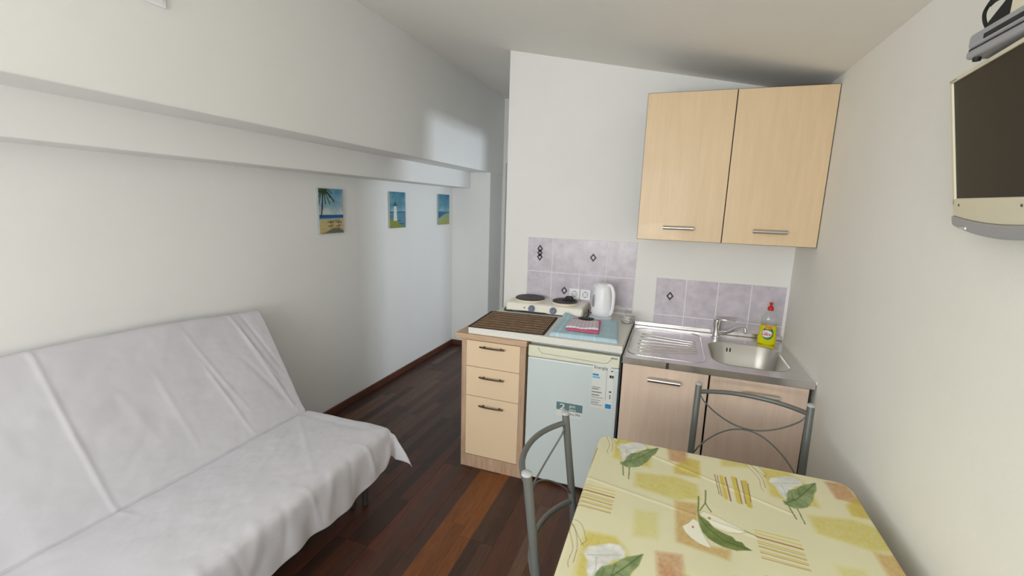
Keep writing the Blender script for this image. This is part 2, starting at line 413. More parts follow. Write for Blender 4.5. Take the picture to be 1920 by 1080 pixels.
# drawer cabinet
t = thing('drawer_cabinet', 'narrow oak drawer cabinet with three cream drawers left of the fridge', 'cabinet', (0, 0, 0))
B('side_panel', (-1.166, -1.15, YFn, 3.02, 0, .85), OAK, t); B('side_panel', (-.768, -.752, YFn, 3.02, 0, .85), OAK, t)
B('back_panel', (-1.15, -.768, 3.005, 3.015, .02, .85), OAK, t)
B('plinth', (-1.15, -.768, YFn + .003, YFn + .02, 0, .083), OAKH, t)
B('side_stile', (-1.166, -1.135, YFn - .018, YFn, .085, .849), OAK, t); B('side_stile', (-.785, -.752, YFn - .018, YFn, .085, .849), OAK, t)
B('front_plinth', (-1.166, -.752, YFn - .018, YFn, 0, .084), OAK, t)
B('carcass_shadow_board', (-1.15, -.768, YFn + .003, YFn + .012, .086, .848), EDGE_DARK, t)  # added dark board, its colour stands in for shade behind the drawer gaps
for z0, z1 in ((.68, .846), (.488, .677), (.088, .485)):
    dr = B('drawer', (-1.134, -.786, YFn - .02, YFn, z0, z1), CREAM, t, bevel=.002)
    zh = z1 - .03 if z0 < .6 else .82
    zh = {.68: .815, .488: .622, .088: .436}[z0]
    pts = smoothpath([(-1.038 + u * .16, YFn - .02 - .028 * (1 - (2 * u - 1) ** 4 * .3), zh) for u in (0, .2, .5, .8, 1)], 4)
    MB().tube(pts, .0048, 8).tube([(-1.012, YFn - .02, zh), (-1.012, YFn - .043, zh)], .004, 8).tube([(-.905, YFn - .02, zh), (-.905, YFn - .043, zh)], .004, 8).build('handle', BRONZE, dr, True)
B('oak_top', (-1.205, -.745, YFn - .03, 3.03, .852, .884), OAKH, t, bevel=.002)
# worktop slab
t = tag(B('worktop', (-1.126, -.204, 2.402, 3.168, .885, .925), WHITE_LAM, bevel=.002), 'white speckled worktop slab over the drawers and fridge', 'worktop')
# fridge
t = thing('fridge', 'small white under-counter fridge with stickers below the worktop', 'fridge')
B('body', (-.742, -.212, 2.46, 2.98, .02, .866), FRIDGE, t, bevel=.006)
dd = B('door', (-.742, -.214, YFn - .005, 2.455, .02, .79), FRIDGE, t, bevel=.007, seg=3)
B('door_top_band', (-.742, -.214, YFn - .005, 2.455, .792, .862), FRIDGE_Y, t, bevel=.007, seg=3)
mb = MB()
pth = [(-.68, YFn - .0058, .855), (-.672, YFn - .0058, .834), (-.655, YFn - .0058, .822), (-.3, YFn - .0058, .812), (-.278, YFn - .0058, .818), (-.262, YFn - .0058, .838), (-.255, YFn - .0058, .856)]
mb.tube(pth, .0014, 6).build('grip_groove', GREYP, t, True)
B('gasket', (-.738, -.218, 2.4555, 2.4595, .03, .85), GREYP, t)
B('hinge', (-.262, -.226, YFn - .01, YFn, .846, .853), GREYP, t)
B('side_gap_strip', (-.2125, -.205, YFn + .01, 2.46, .03, .85), DGREY, t)
for x in (-.70, -.26):
    for y in (2.5, 2.93): MB().lathe([(.018, 0), (.018, .022)], 12, (x, y, 0)).build('foot', BLACK, t)
FY = YFn - .0055
lab = B('energy_label', (-.357, -.238, FY - .0008, FY + .0004, .545, .803), STICK, t)
lab['label'] = 'white energy label with blue bars'
RX = (PI / 2, 0, 0)
text('lettering', 'Energija', .024, INK, lab, (-.350, FY - .001, .778), RX)
B('print_bar', (-.356, -.322, FY - .0016, FY - .0008, .737, .747), BLUEI, lab); B('print_bar', (-.356, -.315, FY - .0016, FY - .0008, .722, .732), LBLUE, lab)
B('print_bar', (-.262, -.240, FY - .0016, FY - .0008, .734, .749), BLACK, lab)
B('print_bar', (-.276, -.243, FY - .0016, FY - .0008, .552, .578), BLUEI, lab)
mb = MB()
for z in (.668, .659, .655, .640, .636, .622, .618, .606, .590, .579, .572, .563):
    mb.box(-.356, -.29 - .03 * ((z * 977) % 1), FY - .0014, FY - .0008, z, z + .0022)
mb.box(-.278, -.2768, FY - .0014, FY - .0008, .60, .78)
mb.box(-.26, -.247, FY - .0014, FY - .0008, .648, .656); mb.box(-.255, -.251, FY - .0014, FY - .0008, .61, .635)
mb.box(-.258, -.24, FY - .0014, FY - .0008, .792, .795); mb.box(-.256, -.245, FY - .0014, FY - .0008, .771, .777)
mb.build('small_print', INK, lab)
text('lettering', 'A', .012, LWHITE, lab, (-.254, FY - .0018, .737), RX)
st = B('repair_sticker', (-.555, -.402, FY - .0008, FY + .0004, .455, .542), STICK, t); st['label'] = 'teal and white sticker'
B('teal_band', (-.555, -.402, FY - .0015, FY - .0008, .495, .542), TEAL, st)
text('numeral', '2', .05, LWHITE, st, (-.538, FY - .0018, .499), RX, sx=1.5)
text('lettering', 'god.', .022, LWHITE, st, (-.478, FY - .0018, .520), RX)
text('lettering', 'dobre', .017, LWHITE, st, (-.48, FY - .0018, .500), RX)
text('lettering', 'Candro PH', .023, INK, st, (-.518, FY - .0012, .470), RX)
# sink cabinet
t = thing('sink_cabinet', 'pale beech sink cabinet with two doors under the steel sink', 'cabinet')
B('side_panel', (-.198, -.182, YFn + .02, 3.0, .1, .83), EDGE_DARK, t); B('side_panel', (.682, .698, YFn + .02, 3.0, .1, .83), EDGE_DARK, t)
B('bottom_panel', (-.182, .682, YFn + .02, 3.0, .1, .116), MAPLE_PINK, t); B('back_panel', (-.182, .682, 2.985, 2.998, .116, .83), MAPLE_PINK, t)
B('plinth', (-.19, .69, YFn + .06, YFn + .075, 0, .099), MAPLE_PINK, t)
for x0, x1, hx in ((-.197, .2385, .022), (.2455, .6885, .478)):
    dr = B('door', (x0, x1, YFn, YFn + .018, .105, .829), MAPLE_PINK, t, bevel=.0015)
    B('edge_band', (x0 - .0006, x0 + .001, YFn - .0006, YFn + .018, .105, .829), EDGE_DARK, dr); B('edge_band', (x1 - .001, x1 + .0006, YFn - .0006, YFn + .018, .105, .829), EDGE_DARK, dr)
    MB().tube([(hx - .082, YFn - .024, .765), (hx + .082, YFn - .024, .765)], .0125, 14).tube([(hx - .07, YFn, .765), (hx - .07, YFn - .02, .765)], .006, 8).tube([(hx + .07, YFn, .765), (hx + .07, YFn - .02, .765)], .006, 8).build('handle', ALU, dr, auto=True)
# sink top
t = thing('sink_unit', 'stainless steel sink with left drainer in the corner', 'sink')
SX0, SX1, SY0, SY1, ZS = -.203, .708, 2.408, 3.166, .867
def ring(z, inset, r): return [(x, y, z) for x, y in rrect(.258 + inset, .642 - inset, 2.512 + inset, 2.968 - inset, max(r - inset, .03), 8)]
inner = ring(ZS, 0, .11); n = len(inner)
cx0, cy0 = .45, 2.74
outer = []
for (x, y, z) in inner:
    dx, dy = x - cx0, y - cy0
    k = min(((SX1 - cx0) / dx if dx > 1e-9 else 9e9), ((.24 - cx0) / dx if dx < -1e-9 else 9e9), ((SY1 - cy0) / dy if dy > 1e-9 else 9e9), ((SY0 - cy0) / dy if dy < -1e-9 else 9e9))
    outer.append((cx0 + dx * k, cy0 + dy * k, ZS))
mb = MB(); mb.add(inner + outer, [(i, (i + 1) % n, n + (i + 1) % n, n + i) for i in range(n)])
for c in ((SX1, SY1), (.24, SY1), (.24, SY0), (SX1, SY0)):
    # corner fill
    best = sorted(range(n), key=lambda i: (outer[i][0] - c[0]) ** 2 + (outer[i][1] - c[1]) ** 2)
    ia = next((i for i in range(n) if (outer[i][0] == outer[i][0]) and ((abs(outer[i][0] - c[0]) < 1e-6) != (abs(outer[(i + 1) % n][0] - c[0]) < 1e-6)) and abs(outer[i][0] - c[0]) < .25 and abs(outer[i][1] - c[1]) < .3 and abs(outer[(i + 1) % n][0] - c[0]) < .25 and abs(outer[(i + 1) % n][1] - c[1]) < .3), None)
    if ia is not None: mb.add([outer[ia], (c[0], c[1], ZS), outer[(ia + 1) % n]], [(0, 1, 2)])
mb.add([(SX0, SY0, ZS), (.24, SY0, ZS), (.24, SY1, ZS), (SX0, SY1, ZS)], [(0, 1, 2, 3)])
mb.box(SX0, SX1, SY0, SY0 + .004, ZS - .034, ZS - .0005); mb.box(SX0, SX0 + .003, SY0, SY1, ZS - .03, ZS - .0005)
mb.build('sink_top', STEEL, t)
rings = [ring(ZS + .0008, -.004, .115), ring(ZS + .0008, .0, .11), ring(ZS - .006, .006, .11), ring(ZS - .12, .02, .11), ring(ZS - .145, .035, .11), ring(ZS - .155, .07, .11), ring(ZS - .158, .14, .11)]
mb = MB(); vs = sum(rings, []); fs = []
for j in range(len(rings) - 1):
    for i in range(n): fs.append((j * n + i, j * n + (i + 1) % n, (j + 1) * n + (i + 1) % n, (j + 1) * n + i))
fs.append(tuple((len(rings) - 1) * n + i for i in range(n))); mb.add(vs, fs)
bowl = mb.build('bowl', STEEL_B, t, auto=True)
MB().lathe([(.045, 0), (.045, .003), (.03, .0045), (.0, .001)], 24, (.45, 2.74, ZS - .158)).build('drain_strainer', CHROME, t, True)
for k in range(5):
    if k != 2: B('overflow_slot', (.318 + k * .018, .325 + k * .018, 2.9545, 2.959, ZS - .055, ZS - .032), BLACK, t)
B('upstand', (SX0, SX1, SY1 - .012, SY1, ZS, ZS + .028), STEEL, t, bevel=.004)
for k in range(6):
    u = k / 5
    p = [(-.145 + .02 * abs(u - .5), 2.555 + u * .36 + (.02 if k > 3 else 0), ZS), (0.03, 2.60 + u * .30, ZS), (.19, 2.645 + u * .225, ZS)]
    MB().tube(smoothpath(p, 5), [.001] + [.0055] * 9 + [.001], 8).build('drainer_ridge', STEEL, t, True)
MB().tube([(x, y, ZS) for x, y in rrect(-.185, .222, 2.475, 3.085, .07, 6)] + [(.222, 3.015, ZS)], .0035, 6).build('drainer_rim', STEEL, t, True)
B('lip_joint_clip', (.025, .04, SY0 - .002, SY0, ZS - .034, ZS - .001), EDGE_DARK, t)
B('wall_seal', (SX1 - .001, XR - .0005, SY0, SY1, ZS - .01, ZS + .007), LWHITE, t)
# faucet
t = thing('faucet', 'chrome single-lever mixer tap behind the sink bowl', 'faucet', (.318, 3.085, ZS))
MB().lathe([(.030, 0), (.030, .004), (.024, .010), (.0225, .075), (.0245, .08), (.0245, .112), (.015, .12), (.0, .121)], 24).build('tap_body', CHROME, t, auto=True)
MB().tube(smoothpath([(.01, -.008, .03), (.05, -.05, .045), (.10, -.11, .09), (.125, -.14, .108), (.138, -.155, .108), (.142, -.16, .098)], 5), [.011] * 20 + [.010] * 6, 12).build('spout', CHROME, t, True)
MB().lathe([(.012, -.015), (.012, .004)], 14, (.142, -.16, .095)).build('aerator', CHROME, t, True)
MB().tube([(0, 0, .113), (.03, -.012, .12), (.10, -.03, .118)], [.012, .009, .006], 10, flat=.6).build('lever', CHROME, t, True)
# upper cabinet
t = thing('wall_cabinet', 'light maple wall cupboard with two doors hung above the sink', 'cabinet')
B('body', (-.196, .708, 2.762, YK - .001, 1.495, 2.296), EDGE_DARK, t)
B('underside', (-.19, .70, 2.77, YK - .005, 1.488, 1.495), MAPLE, t)
for x0, x1, hx in ((-.199, .2515, .023), (.2565, .709, .483)):
    dr = B('door', (x0, x1, 2.742, 2.76, 1.491, 2.297), MAPLE, t, bevel=.0012)
    MB().box(x0 - .0008, x1 + .0008, 2.7425, 2.7605, 2.2966, 2.2985).box(x0 - .0008, x1 + .0008, 2.7425, 2.7605, 1.4895, 1.4912).box(x0 - .0015, x0, 2.7425, 2.7605, 1.49, 2.298).box(x1, x1 + .0015, 2.7425, 2.7605, 1.49, 2.298).build('edge_band', EDGE_DARK, dr)
    MB().tube([(hx - .082, 2.718, 1.563), (hx + .082, 2.718, 1.563)], .0105, 14).tube([(hx - .065, 2.742, 1.563), (hx - .065, 2.722, 1.563)], .006, 8).tube([(hx + .065, 2.742, 1.563), (hx + .065, 2.722, 1.563)], .006, 8).build('handle', ALU, dr, auto=True)

# ================================================================== THINGS ON THE COUNTER
ZT = .925
# hot plate
t = thing('hot_plate', 'white electric double hot plate with two dark burners against the tiles', 'stove', (-.800, 3.036, ZT)); hot = t
HW, HD = .268, .128
poly = [(-HD, .008), (-HD - .004, .018), (-HD + .012, .062), (-HD + .03, .068), (HD, .068), (HD, .008)]
mb = MB(); mb.prism(poly, -HW, HW, 'yz'); mb.build('body', OFFWHITE, t, bevel=.012, seg=3)
for sx in (-1, 1): B('end_cap', (sx * HW - .006 if sx < 0 else sx * HW - .002, sx * HW + .002 if sx < 0 else sx * HW + .006, -HD + .008, HD - .006, .012, .062), CREAMRING, t, bevel=.003)
for cx, r in ((-.137, .106), (.121, .089)):
    MB().lathe([(r + .006, .062), (r + .002, .078), (r - .010, .080)], 40, (cx, .012, 0)).build('burner_ring', CREAMRING, t, auto=True)
    MB().lathe([(r - .012, .07), (r - .002, .079), (r, .083), (r - .004, .087), (r - .03, .086), (.022, .086), (.018, .083), (0, .083)], 40, (cx, .012, 0)).build('burner', IRON, t, auto=True)
for x in (-.081, .073):
    kb = MB().lathe([(.024, 0), (.024, .006), (.017, .008), (.015, .020), (0, .021)], 20).build('knob', KNOB, t, auto=True, loc=(x, -HD + .0005, .034), rot=(math.radians(90 - 16), 0, 0))
    B('knob_mark', (-.002, .002, .0, .012, .0195, .0225), DGREY, kb)
MB().lathe([(.0045, 0), (.0045, .003)], 10).build('indicator_lamp', BLACK, t, loc=(-.135, -HD + .0005, .036), rot=(math.radians(74), 0, 0))
for x in (-.24, .24):
    for y in (-.095, .095): MB().lathe([(.012, 0), (.012, .012)], 10, (x, y, 0)).build('foot', BLACK, t)
# black lump / lid on right burner
t = thing('small_lid', 'small black knobbed lid lying on the right burner', 'lid', (-.655, 3.07, ZT + .0872), .3)
MB().lathe([(.045, 0), (.045, .004), (.03, .012), (0, .014)], 24).build('lid_disc', BLACK, t, auto=True)
MB().tube([(-.026, 0, .012), (-.018, 0, .024), (.018, 0, .024), (.026, 0, .012)], .006, 8).build('grip', BLACK, t, True)
# black cord of hot plate
hot_cord = MB().tube(smoothpath([(-1.045, 3.10, ZT + .03), (-1.082, 3.07, ZT + .03), (-1.095, 3.0, ZT + .012), (-1.085, 2.92, ZT + .0045), (-1.05, 2.897, ZT + .0045), (-.95, 2.902, ZT + .0105), (-.80, 2.905, ZT + .0105), (-.68, 2.93, ZT + .0105), (-.60, 2.905, ZT + .0045), (-.52, 2.94, ZT + .0045), (-.505, 3.03, ZT + .0045), (-.52, 3.12, ZT + .02)], 6), .0042, 8).build('power_cord', BLACK, None, True)
adopt(hot, [hot_cord])
# sockets
for x, l in ((-.6365, 'white wall socket nearer the hot plate, left of the pair'), (-.5575, 'white wall socket beside the kettle, right of the pair')):
    t = thing('wall_socket', l, 'socket', (x, YK - .008, 1.045), 0, 'sockets in the tiles')
    B('frame', (-.038, .038, -.009, 0, -.038, .038), WHITEP, t, bevel=.003)
    MB().lathe([(.0215, 0), (.0215, .002), (.0195, .0035), (.0185, -.0), (0, -.001)], 28).build('socket_well', GREYP, t, auto=True, loc=(0, -.009, 0), rot=(PI / 2, 0, 0))
    MB().lathe([(.0190, .0), (.0190, .0008), (0, .0008)], 24).build('socket_face', WHITEP, t, loc=(0, -.0092, 0), rot=(PI / 2, 0, 0))
    for dx, dz in ((-.0095, .0), (.0095, 0)): MB().lathe([(.0032, 0), (.0032, .0006)], 10).build('pin_hole', BLACK, t, loc=(dx, -.0101, dz), rot=(PI / 2, 0, 0))
    for dz in (-.0165, .0165): B('earth_clip', (-.003, .003, -.0115, -.0085, dz - .003, dz + .003), DGREY, t)
# kettle
t = thing('kettle', 'white plastic electric kettle standing in front of the tiles', 'kettle', (-.412, 2.992, ZT), math.radians(-12))
MB().lathe([(.072, 0), (.076, .004), (.076, .016), (.070, .02)], 36).build('base', WHITEP, t, auto=True)
MB().lathe([(.070, .0215), (.072, .03), (.070, .09), (.065, .15), (.058, .200), (.054, .222), (.050, .226)], 40, sx=1.0, sy=.92).build('body', WHITEP, t, True)
MB().lathe([(.051, .226), (.047, .234), (.034, .240), (0, .242)], 32, sx=1, sy=.92).build('lid', WHITEP, t, True)
MB().tube([(-.036, 0, .205), (-.056, 0, .222), (-.059, 0, .226)], [.022, .013, .008], 14).build('spout', WHITEP, t, True)
MB().tube(smoothpath([(.036, -.012, .234), (.062, -.02, .232), (.084, -.026, .19), (.086, -.026, .12), (.078, -.022, .06), (.062, -.018, .035)], 5), .0115, 12, flat=.8).build('handle', WHITEP, t, True)
MB().lathe([(.0, 0), (.5, .0)], 4)
gw = MB().add([(math.cos(a) * .013, 0, math.sin(a) * .044) for a in [2 * PI * k / 24 for k in range(24)]] + [(math.cos(a) * .010, -.004, math.sin(a) * .040) for a in [2 * PI * k / 24 for k in range(24)]], [tuple(range(24, 48))] + [(k, (k + 1) % 24, 24 + (k + 1) % 24, 24 + k) for k in range(24)])
gw.build('water_gauge', SILVERP, t, True, loc=(.0700 * math.cos(math.radians(236)), .0645 * math.sin(math.radians(236)), .125), rot=(math.radians(-3), 0, math.radians(236 + 90)))
B('switch', (-.006, .006, -.006, .006, -.004, .004), DGREY, t, bevel=.002, loc=(-.058, -.042, .04))
# kettle cord with plug
kt = t; t = None; kc = []
kc.append(MB().tube(smoothpath([(-.336, 3.02, ZT + .06), (-.318, 3.05, ZT + .085), (-.285, 3.09, ZT + .06), (-.262, 3.10, ZT + .045), (-.27, 3.03, ZT + .05), (-.26, 2.98, ZT + .04)], 6), .0035, 8).build('cable', CABLEW, t, True))
kc.append(MB().tube([(-.253, 2.945, ZT + .028), (-.236, 2.935, ZT + .028), (-.212, 2.925, ZT + .028)], [.013, .018, .018], 14).build('plug', CABLEW, t, auto=True))
for dz in (.007, -.007): kc.append(MB().tube([(-.212, 2.925 + dz, ZT + .028), (-.194, 2.918 + dz, ZT + .028)], .0022, 8).build('plug_pin', ALU, t))
kc.append(MB().tube(smoothpath([(-.26, 2.98, ZT + .04), (-.21, 2.985, ZT + .02), (-.195, 2.95, ZT + .012), (-.235, 2.905, ZT + .012), (-.27, 2.94, ZT + .018), (-.253, 2.945, ZT + .028)], 6), .0033, 8).build('cable_loop', CABLEW, t, True))
adopt(kt, kc)
# glass ashtray
t = thing('wire_basket', 'small round wire basket holding a white plug right of the kettle', 'basket', (-.233, 2.948, ZT))
for r, z in ((.036, .003), (.042, .020), (.046, .038)):
    MB().tube([(r * math.cos(a), r * math.sin(a), z) for a in [2 * PI * k / 24 for k in range(25)]], .0018 if z < .03 else .0028, 6, caps=False).build('hoop', ALU, t, True)
for k in range(12):
    a = 2 * PI * k / 12
    MB().tube([(.036 * math.cos(a), .036 * math.sin(a), .003), (.046 * math.cos(a), .046 * math.sin(a), .038)], .0013, 5).build('upright_wire', ALU, t, True)
MB().lathe([(.036, .001), (.036, .003)], 20).build('base_plate', GREYP, t)
# place mat
t = thing('place_mat', 'brown bamboo place mat with black edging on the worktop', 'place mat', (-1.128, 2.397, ZT), math.radians(3.4))
ML_, MD_ = .475, .44
mb = MB()
ns = 36
for i in range(ns):
    x = .012 + (ML_ - .024) * i / ns
    mb.box(x, x + (ML_ - .024) / ns * .52, .002, MD_ - .002, .001, .0032)
o = mb.build('slats', BAMBOO, t); o['kind'] = 'stuff'
B('backing_net', (.008, ML_ - .008, .003, MD_ - .003, .0002, .0012), MATBLK, t)
for x in (0, ML_ - .014): B('edge_binding', (x, x + .014, 0, MD_, .0002, .0045), MATBLK, t, bevel=.0008)
for y in (0, MD_ - .009): B('edge_binding', (.014, ML_ - .014, y, y + .009, .0002, .0045), MATBLK, t, bevel=.0008)
for k in range(1, 8): B('weft_thread', (.014, ML_ - .014, MD_ * k / 8 - .0028, MD_ * k / 8 + .0028, .0024, .0044), MATBLK, t)
# folded towel
def quad_cloth(name, cor, z, th, m, nx, ny, fn=None, colfn=None, bump=.002, seed=1, parent=None, layers=1):
    c = [Vector(p) for p in cor]   # FL FR BR BL
    P = np.zeros((nx, ny, 3)); U, V = np.meshgrid(np.linspace(0, 1, nx), np.linspace(0, 1, ny), indexing='ij')
    for k in range(2):
        P[..., k] = (1 - U) * (1 - V) * c[0][k] + U * (1 - V) * c[1][k] + U * V * c[2][k] + (1 - U) * V * c[3][k]
    e = np.minimum.reduce([U, 1 - U, V, 1 - V]); ed = np.clip(e / .025, 0, 1) ** .5
    P[..., 2] = z + th * ed + bump * fbm(U * 5, V * 5, seed) * ed
    if fn: P[..., 2] += fn(U, V)
    C = colfn(U, V) if colfn else None
    me_o = grid_mesh(name, P, m, parent, C)
    # skirt + bottom closes the body
    bpy.context.view_layer.update()
    bm = bmesh.new(); bm.from_mesh(me_o.data)
    be = [e for e in bm.edges if e.is_boundary]
    r = bmesh.ops.extrude_edge_only(bm, edges=be)
    for v in r['geom']:
        if isinstance(v, bmesh.types.BMVert): v.co.z = z
    bmesh.ops.contextual_create(bm, geom=[e for e in bm.edges if e.is_boundary])
    bmesh.ops.recalc_face_normals(bm, faces=bm.faces)
    bm.to_mesh(me_o.data); bm.free()
    sharp(me_o.data, 50)
    return me_o
def tcol(U, V):
    C = np.ones(U.shape + (3,)) * np.array((184, 214, 228)) / 255.
    for k in (.12, .3, .48, .66, .84): C = C + (.10 * np.exp(-((U - k) / .006) ** 2))[..., None]
    for k in (.2, .5, .8): C = C + (.08 * np.exp(-((V - k) / .008) ** 2))[..., None]
    return C
tag(quad_cloth('folded_towel', [(-.625, 2.432), (-.233, 2.444), (-.286, 2.900), (-.648, 2.885)], ZT + .0004, .017, BLUECL, 60, 60, lambda U, V: .022 * np.exp(-((U - .05) / .10) ** 2 - ((V - .95) / .12) ** 2), tcol, .006, 2),
    'light blue folded kitchen towel lying beside the bamboo mat', 'towel')
tag(quad_cloth('folded_cloth', [(-.545, 2.51), (-.352, 2.513), (-.385, 2.82), (-.565, 2.80)], ZT + .0245, .006, PINK, 30, 30, None, None, .002, 4),
    'pink folded cloth on top of the light blue towel', 'cloth')
def ccol(U, V):
    C = np.ones(U.shape + (3,)) * np.array((226, 222, 228)) / 255.
    for k in np.arange(.08, 1, .12): C = C - (.16 * np.exp(-((U - k) / .010) ** 2))[..., None] * np.array([.5, 1, .7])
    for k in np.arange(.12, 1, .2): C = C - (.18 * np.exp(-((V - k) / .015) ** 2))[..., None] * np.array([.7, 1, .6])
    return C
tag(quad_cloth('checked_cloth', [(-.553, 2.535), (-.362, 2.56), (-.388, 2.742), (-.560, 2.722)], ZT + .0335, .007, CHECK, 60, 60, lambda U, V: .003 * np.sin(U * 9), ccol, .003, 6),
    'white checked dishcloth on top of the pink cloth', 'cloth')
t = thing('lighter', 'dark green clip lying at the rear edge of the dishcloths', 'clip', (-.468, 2.775, ZT + .0335), math.radians(-4))
B('shell', (-.042, .042, -.010, .010, 0, .016), DGREEN, t, bevel=.004); B('tip', (-.058, -.042, -.006, .006, .002, .010), BLACK, t, bevel=.002)
t.name = 'plastic_clip'
# dish soap
t = thing('soap_bottle', 'yellow dish soap bottle with red cap in the sink corner', 'bottle', (.600, 3.045, ZS), math.radians(-8))
prof = [(.040, 0), (.047, .006), (.048, .03), (.045, .07), (.041, .12), (.040, .15), (.036, .175), (.022, .198), (.013, .208), (.013, .222)]
MB().lathe([(r, z + .0003) for r, z in prof[3:]], 36, sx=1.05, sy=.62).build('bottle_body', CLEARP, t, True)
MB().lathe([(r, z + .0003) for r, z in prof[:4]] + [(.0415, .118), (.0, .118)], 36, sx=1.05, sy=.62).build('liquid', LIQUID, t, auto=True)
MB().lathe([(.017, .212), (.017, .232), (.010, .236), (.008, .238), (.008, .252), (.010, .254), (.010, .260), (.004, .263)], 20).build('cap', RED, t, auto=True)
def wrap(pts, m, name, off, zoff=0):
    # a patch bent onto the oval front of the bottle
    n_ = len(pts); vs = []
    for a, z in pts:
        i = 0
        while i < len(prof) - 2 and prof[i + 1][1] < z: i += 1
        (r0, z0), (r1, z1) = prof[i], prof[i + 1]; r_ = r0 + (r1 - r0) * (z - z0) / (z1 - z0)
        th = -PI / 2 + a / (r_ * 1.05); vs.append(((r_ * 1.05 + off) * math.cos(th), (r_ * .62 + off) * math.sin(th), z))
    b = MB(); c = (sum(v[0] for v in vs) / n_, sum(v[1] for v in vs) / n_ - .001, sum(v[2] for v in vs) / n_)
    b.add(vs + [c], [(k, (k + 1) % n_, n_) for k in range(n_)]); return b.build(name, m, t, True)
def ell(cx, cz, rx, rz, n=24): return [(cx + rx * math.cos(2 * PI * k / n), cz + rz * math.sin(2 * PI * k / n)) for k in range(n)]
lb = wrap(ell(0, .072, .032, .040), LGREEN, 'label', .0022); lb['label'] = 'green label with red lettering'
wrap(ell(-.006, .070, .031, .022), LWHITE, 'label_patch', .0036)
wrap(ell(.0, .108, .020, .010), LORANGE, 'label_orange', .004)
text('lettering', 'Likvi', .033, LRED, lb, (-.036, -.0375, .062), (PI / 2, math.radians(5), 0), ext=.001)

# ================================================================== PICTURES
def picture(y0, z0, label, painter):
    t = thing('canvas_picture', label, 'picture', (XL, y0, z0), 0, 'beach canvases on the left wall')
    W_, H_ = .248, .322
    B('canvas', (0, .018, 0, W_, 0, H_), mat('canvas_side', (168, 178, 176), .8), t, bevel=.001)
    nx, ny = 110, 140; U, V = np.meshgrid(np.linspace(0, 1, nx), np.linspace(0, 1, ny), indexing='ij')
    P = np.zeros((nx, ny, 3)); P[..., 0] = .0188; P[..., 1] = U * W_; P[..., 2] = V * H_
    p = Paint(U, V, (200, 200, 200)); painter(p, U, V); grid_mesh('painting', P, PAINT, t, np.clip(p.C, 0, 1))
def sky(p, U, V, top, bot, hz, amp=.25, sc=4):
    n_ = fbm(U * sc, V * sc * 1.6, 9); k = np.clip((V - hz) / (1 - hz) + (n_ - .5) * amp, 0, 1)[..., None]
    p.C = (np.array(bot) * (1 - k) + np.array(top) * k) / 255.
def p1(p, U, V):
    sky(p, U, V, (84, 146, 180), (206, 214, 208), .40, .9)
    p.poly([(0, .32), (1, .34), (1, .42), (0, .42)], (34, 84, 150), .01)
    p.poly([(0, .30), (1, .31), (1, .35), (0, .345)], (150, 190, 200), .015, .8)
    p.poly([(0, 0), (1, 0), (1, .32), (0, .31)], (212, 196, 150), .01, 1, (190, 170, 104))
    p.poly([(0, 0), (1, 0), (1, .04), (.8, .12), (.55, .12), (.2, .02)], (96, 98, 92), .02, .9)
    p.line([(.09, .40), (.12, .55), (.15, .75), (.18, .92)], .045, (44, 46, 36), .01)
    for a in range(16):
        an = a * .42; L_ = .28 + .1 * ((a * 7) % 3)
        p.line([(.18, .93), (.18 + L_ * .5 * math.cos(an), .95 + L_ * .3 * math.sin(an)), (.18 + L_ * math.cos(an), .90 + L_ * .55 * math.sin(an) - .08)], .035, [(40, 58, 38), (62, 88, 40), (34, 46, 36)][a % 3], .012)
    for s_ in (0, 1):
        x = .45 + .32 * s_
        p.line([(x - .12, .26), (x + .13, .24)], .02, (90, 78, 60), .006); p.line([(x, .3), (x + .02, .12)], .018, (84, 72, 56), .006); p.line([(x - .1, .16), (x + .12, .18)], .02, (104, 84, 60), .006)
    p.line([(.44, .27), (.76, .3), (.9, .26)], .012, (70, 70, 60), .006)
def p2(p, U, V):
    sky(p, U, V, (66, 126, 150), (134, 176, 188), .42, 1.4)
    p.poly([(0, .42), (1, .43), (1, .455), (0, .45)], (36, 76, 116), .008)
    p.poly([(0, 0), (1, 0), (1, .42), (0, .42)], (66, 120, 150), .01, 1, (110, 156, 176))
    p.poly([(0, 0), (.95, 0), (.6, .12), (.4, .22), (0, .28)], (150, 152, 62), .02, 1, (122, 138, 58))
    p.poly([(.22, .20), (.26, .62), (.40, .62), (.46, .20)], (222, 226, 214), .012)
    p.poly([(.22, .61), (.22, .66), (.44, .66), (.44, .61)], (50, 84, 96), .01); p.poly([(.27, .66), (.33, .74), (.40, .66)], (46, 78, 90), .01)
    p.line([(.6, .12), (.9, .10)], .02, (30, 66, 92), .01); p.line([(.5, .2), (.62, .2)], .02, (30, 66, 92), .01)
def p3(p, U, V):
    sky(p, U, V, (58, 122, 152), (130, 176, 186), .42, .8)
    p.poly([(0, .22), (0, .44), (1, .42), (1, .36), (.55, .34), (.1, .22)], (44, 98, 150), .02)
    p.poly([(0, 0), (1, 0), (1, .40), (.6, .36), (0, .20)], (172, 178, 122), .04, 1, (132, 164, 120))
    p.poly([(0, 0), (1, 0), (1, .06), (0, .10)], (170, 160, 60), .03, .8); p.line([(.3, .3), (.34, .75)], .02, (180, 196, 190), .02, .5)
picture(2.567, 1.418, 'beach canvas with a palm tree, nearest the sofa', p1)
picture(3.416, 1.428, 'lighthouse canvas hanging in the middle of the row', p2)
picture(4.292, 1.434, 'plain blue sea and dune canvas nearest the pillar', p3)
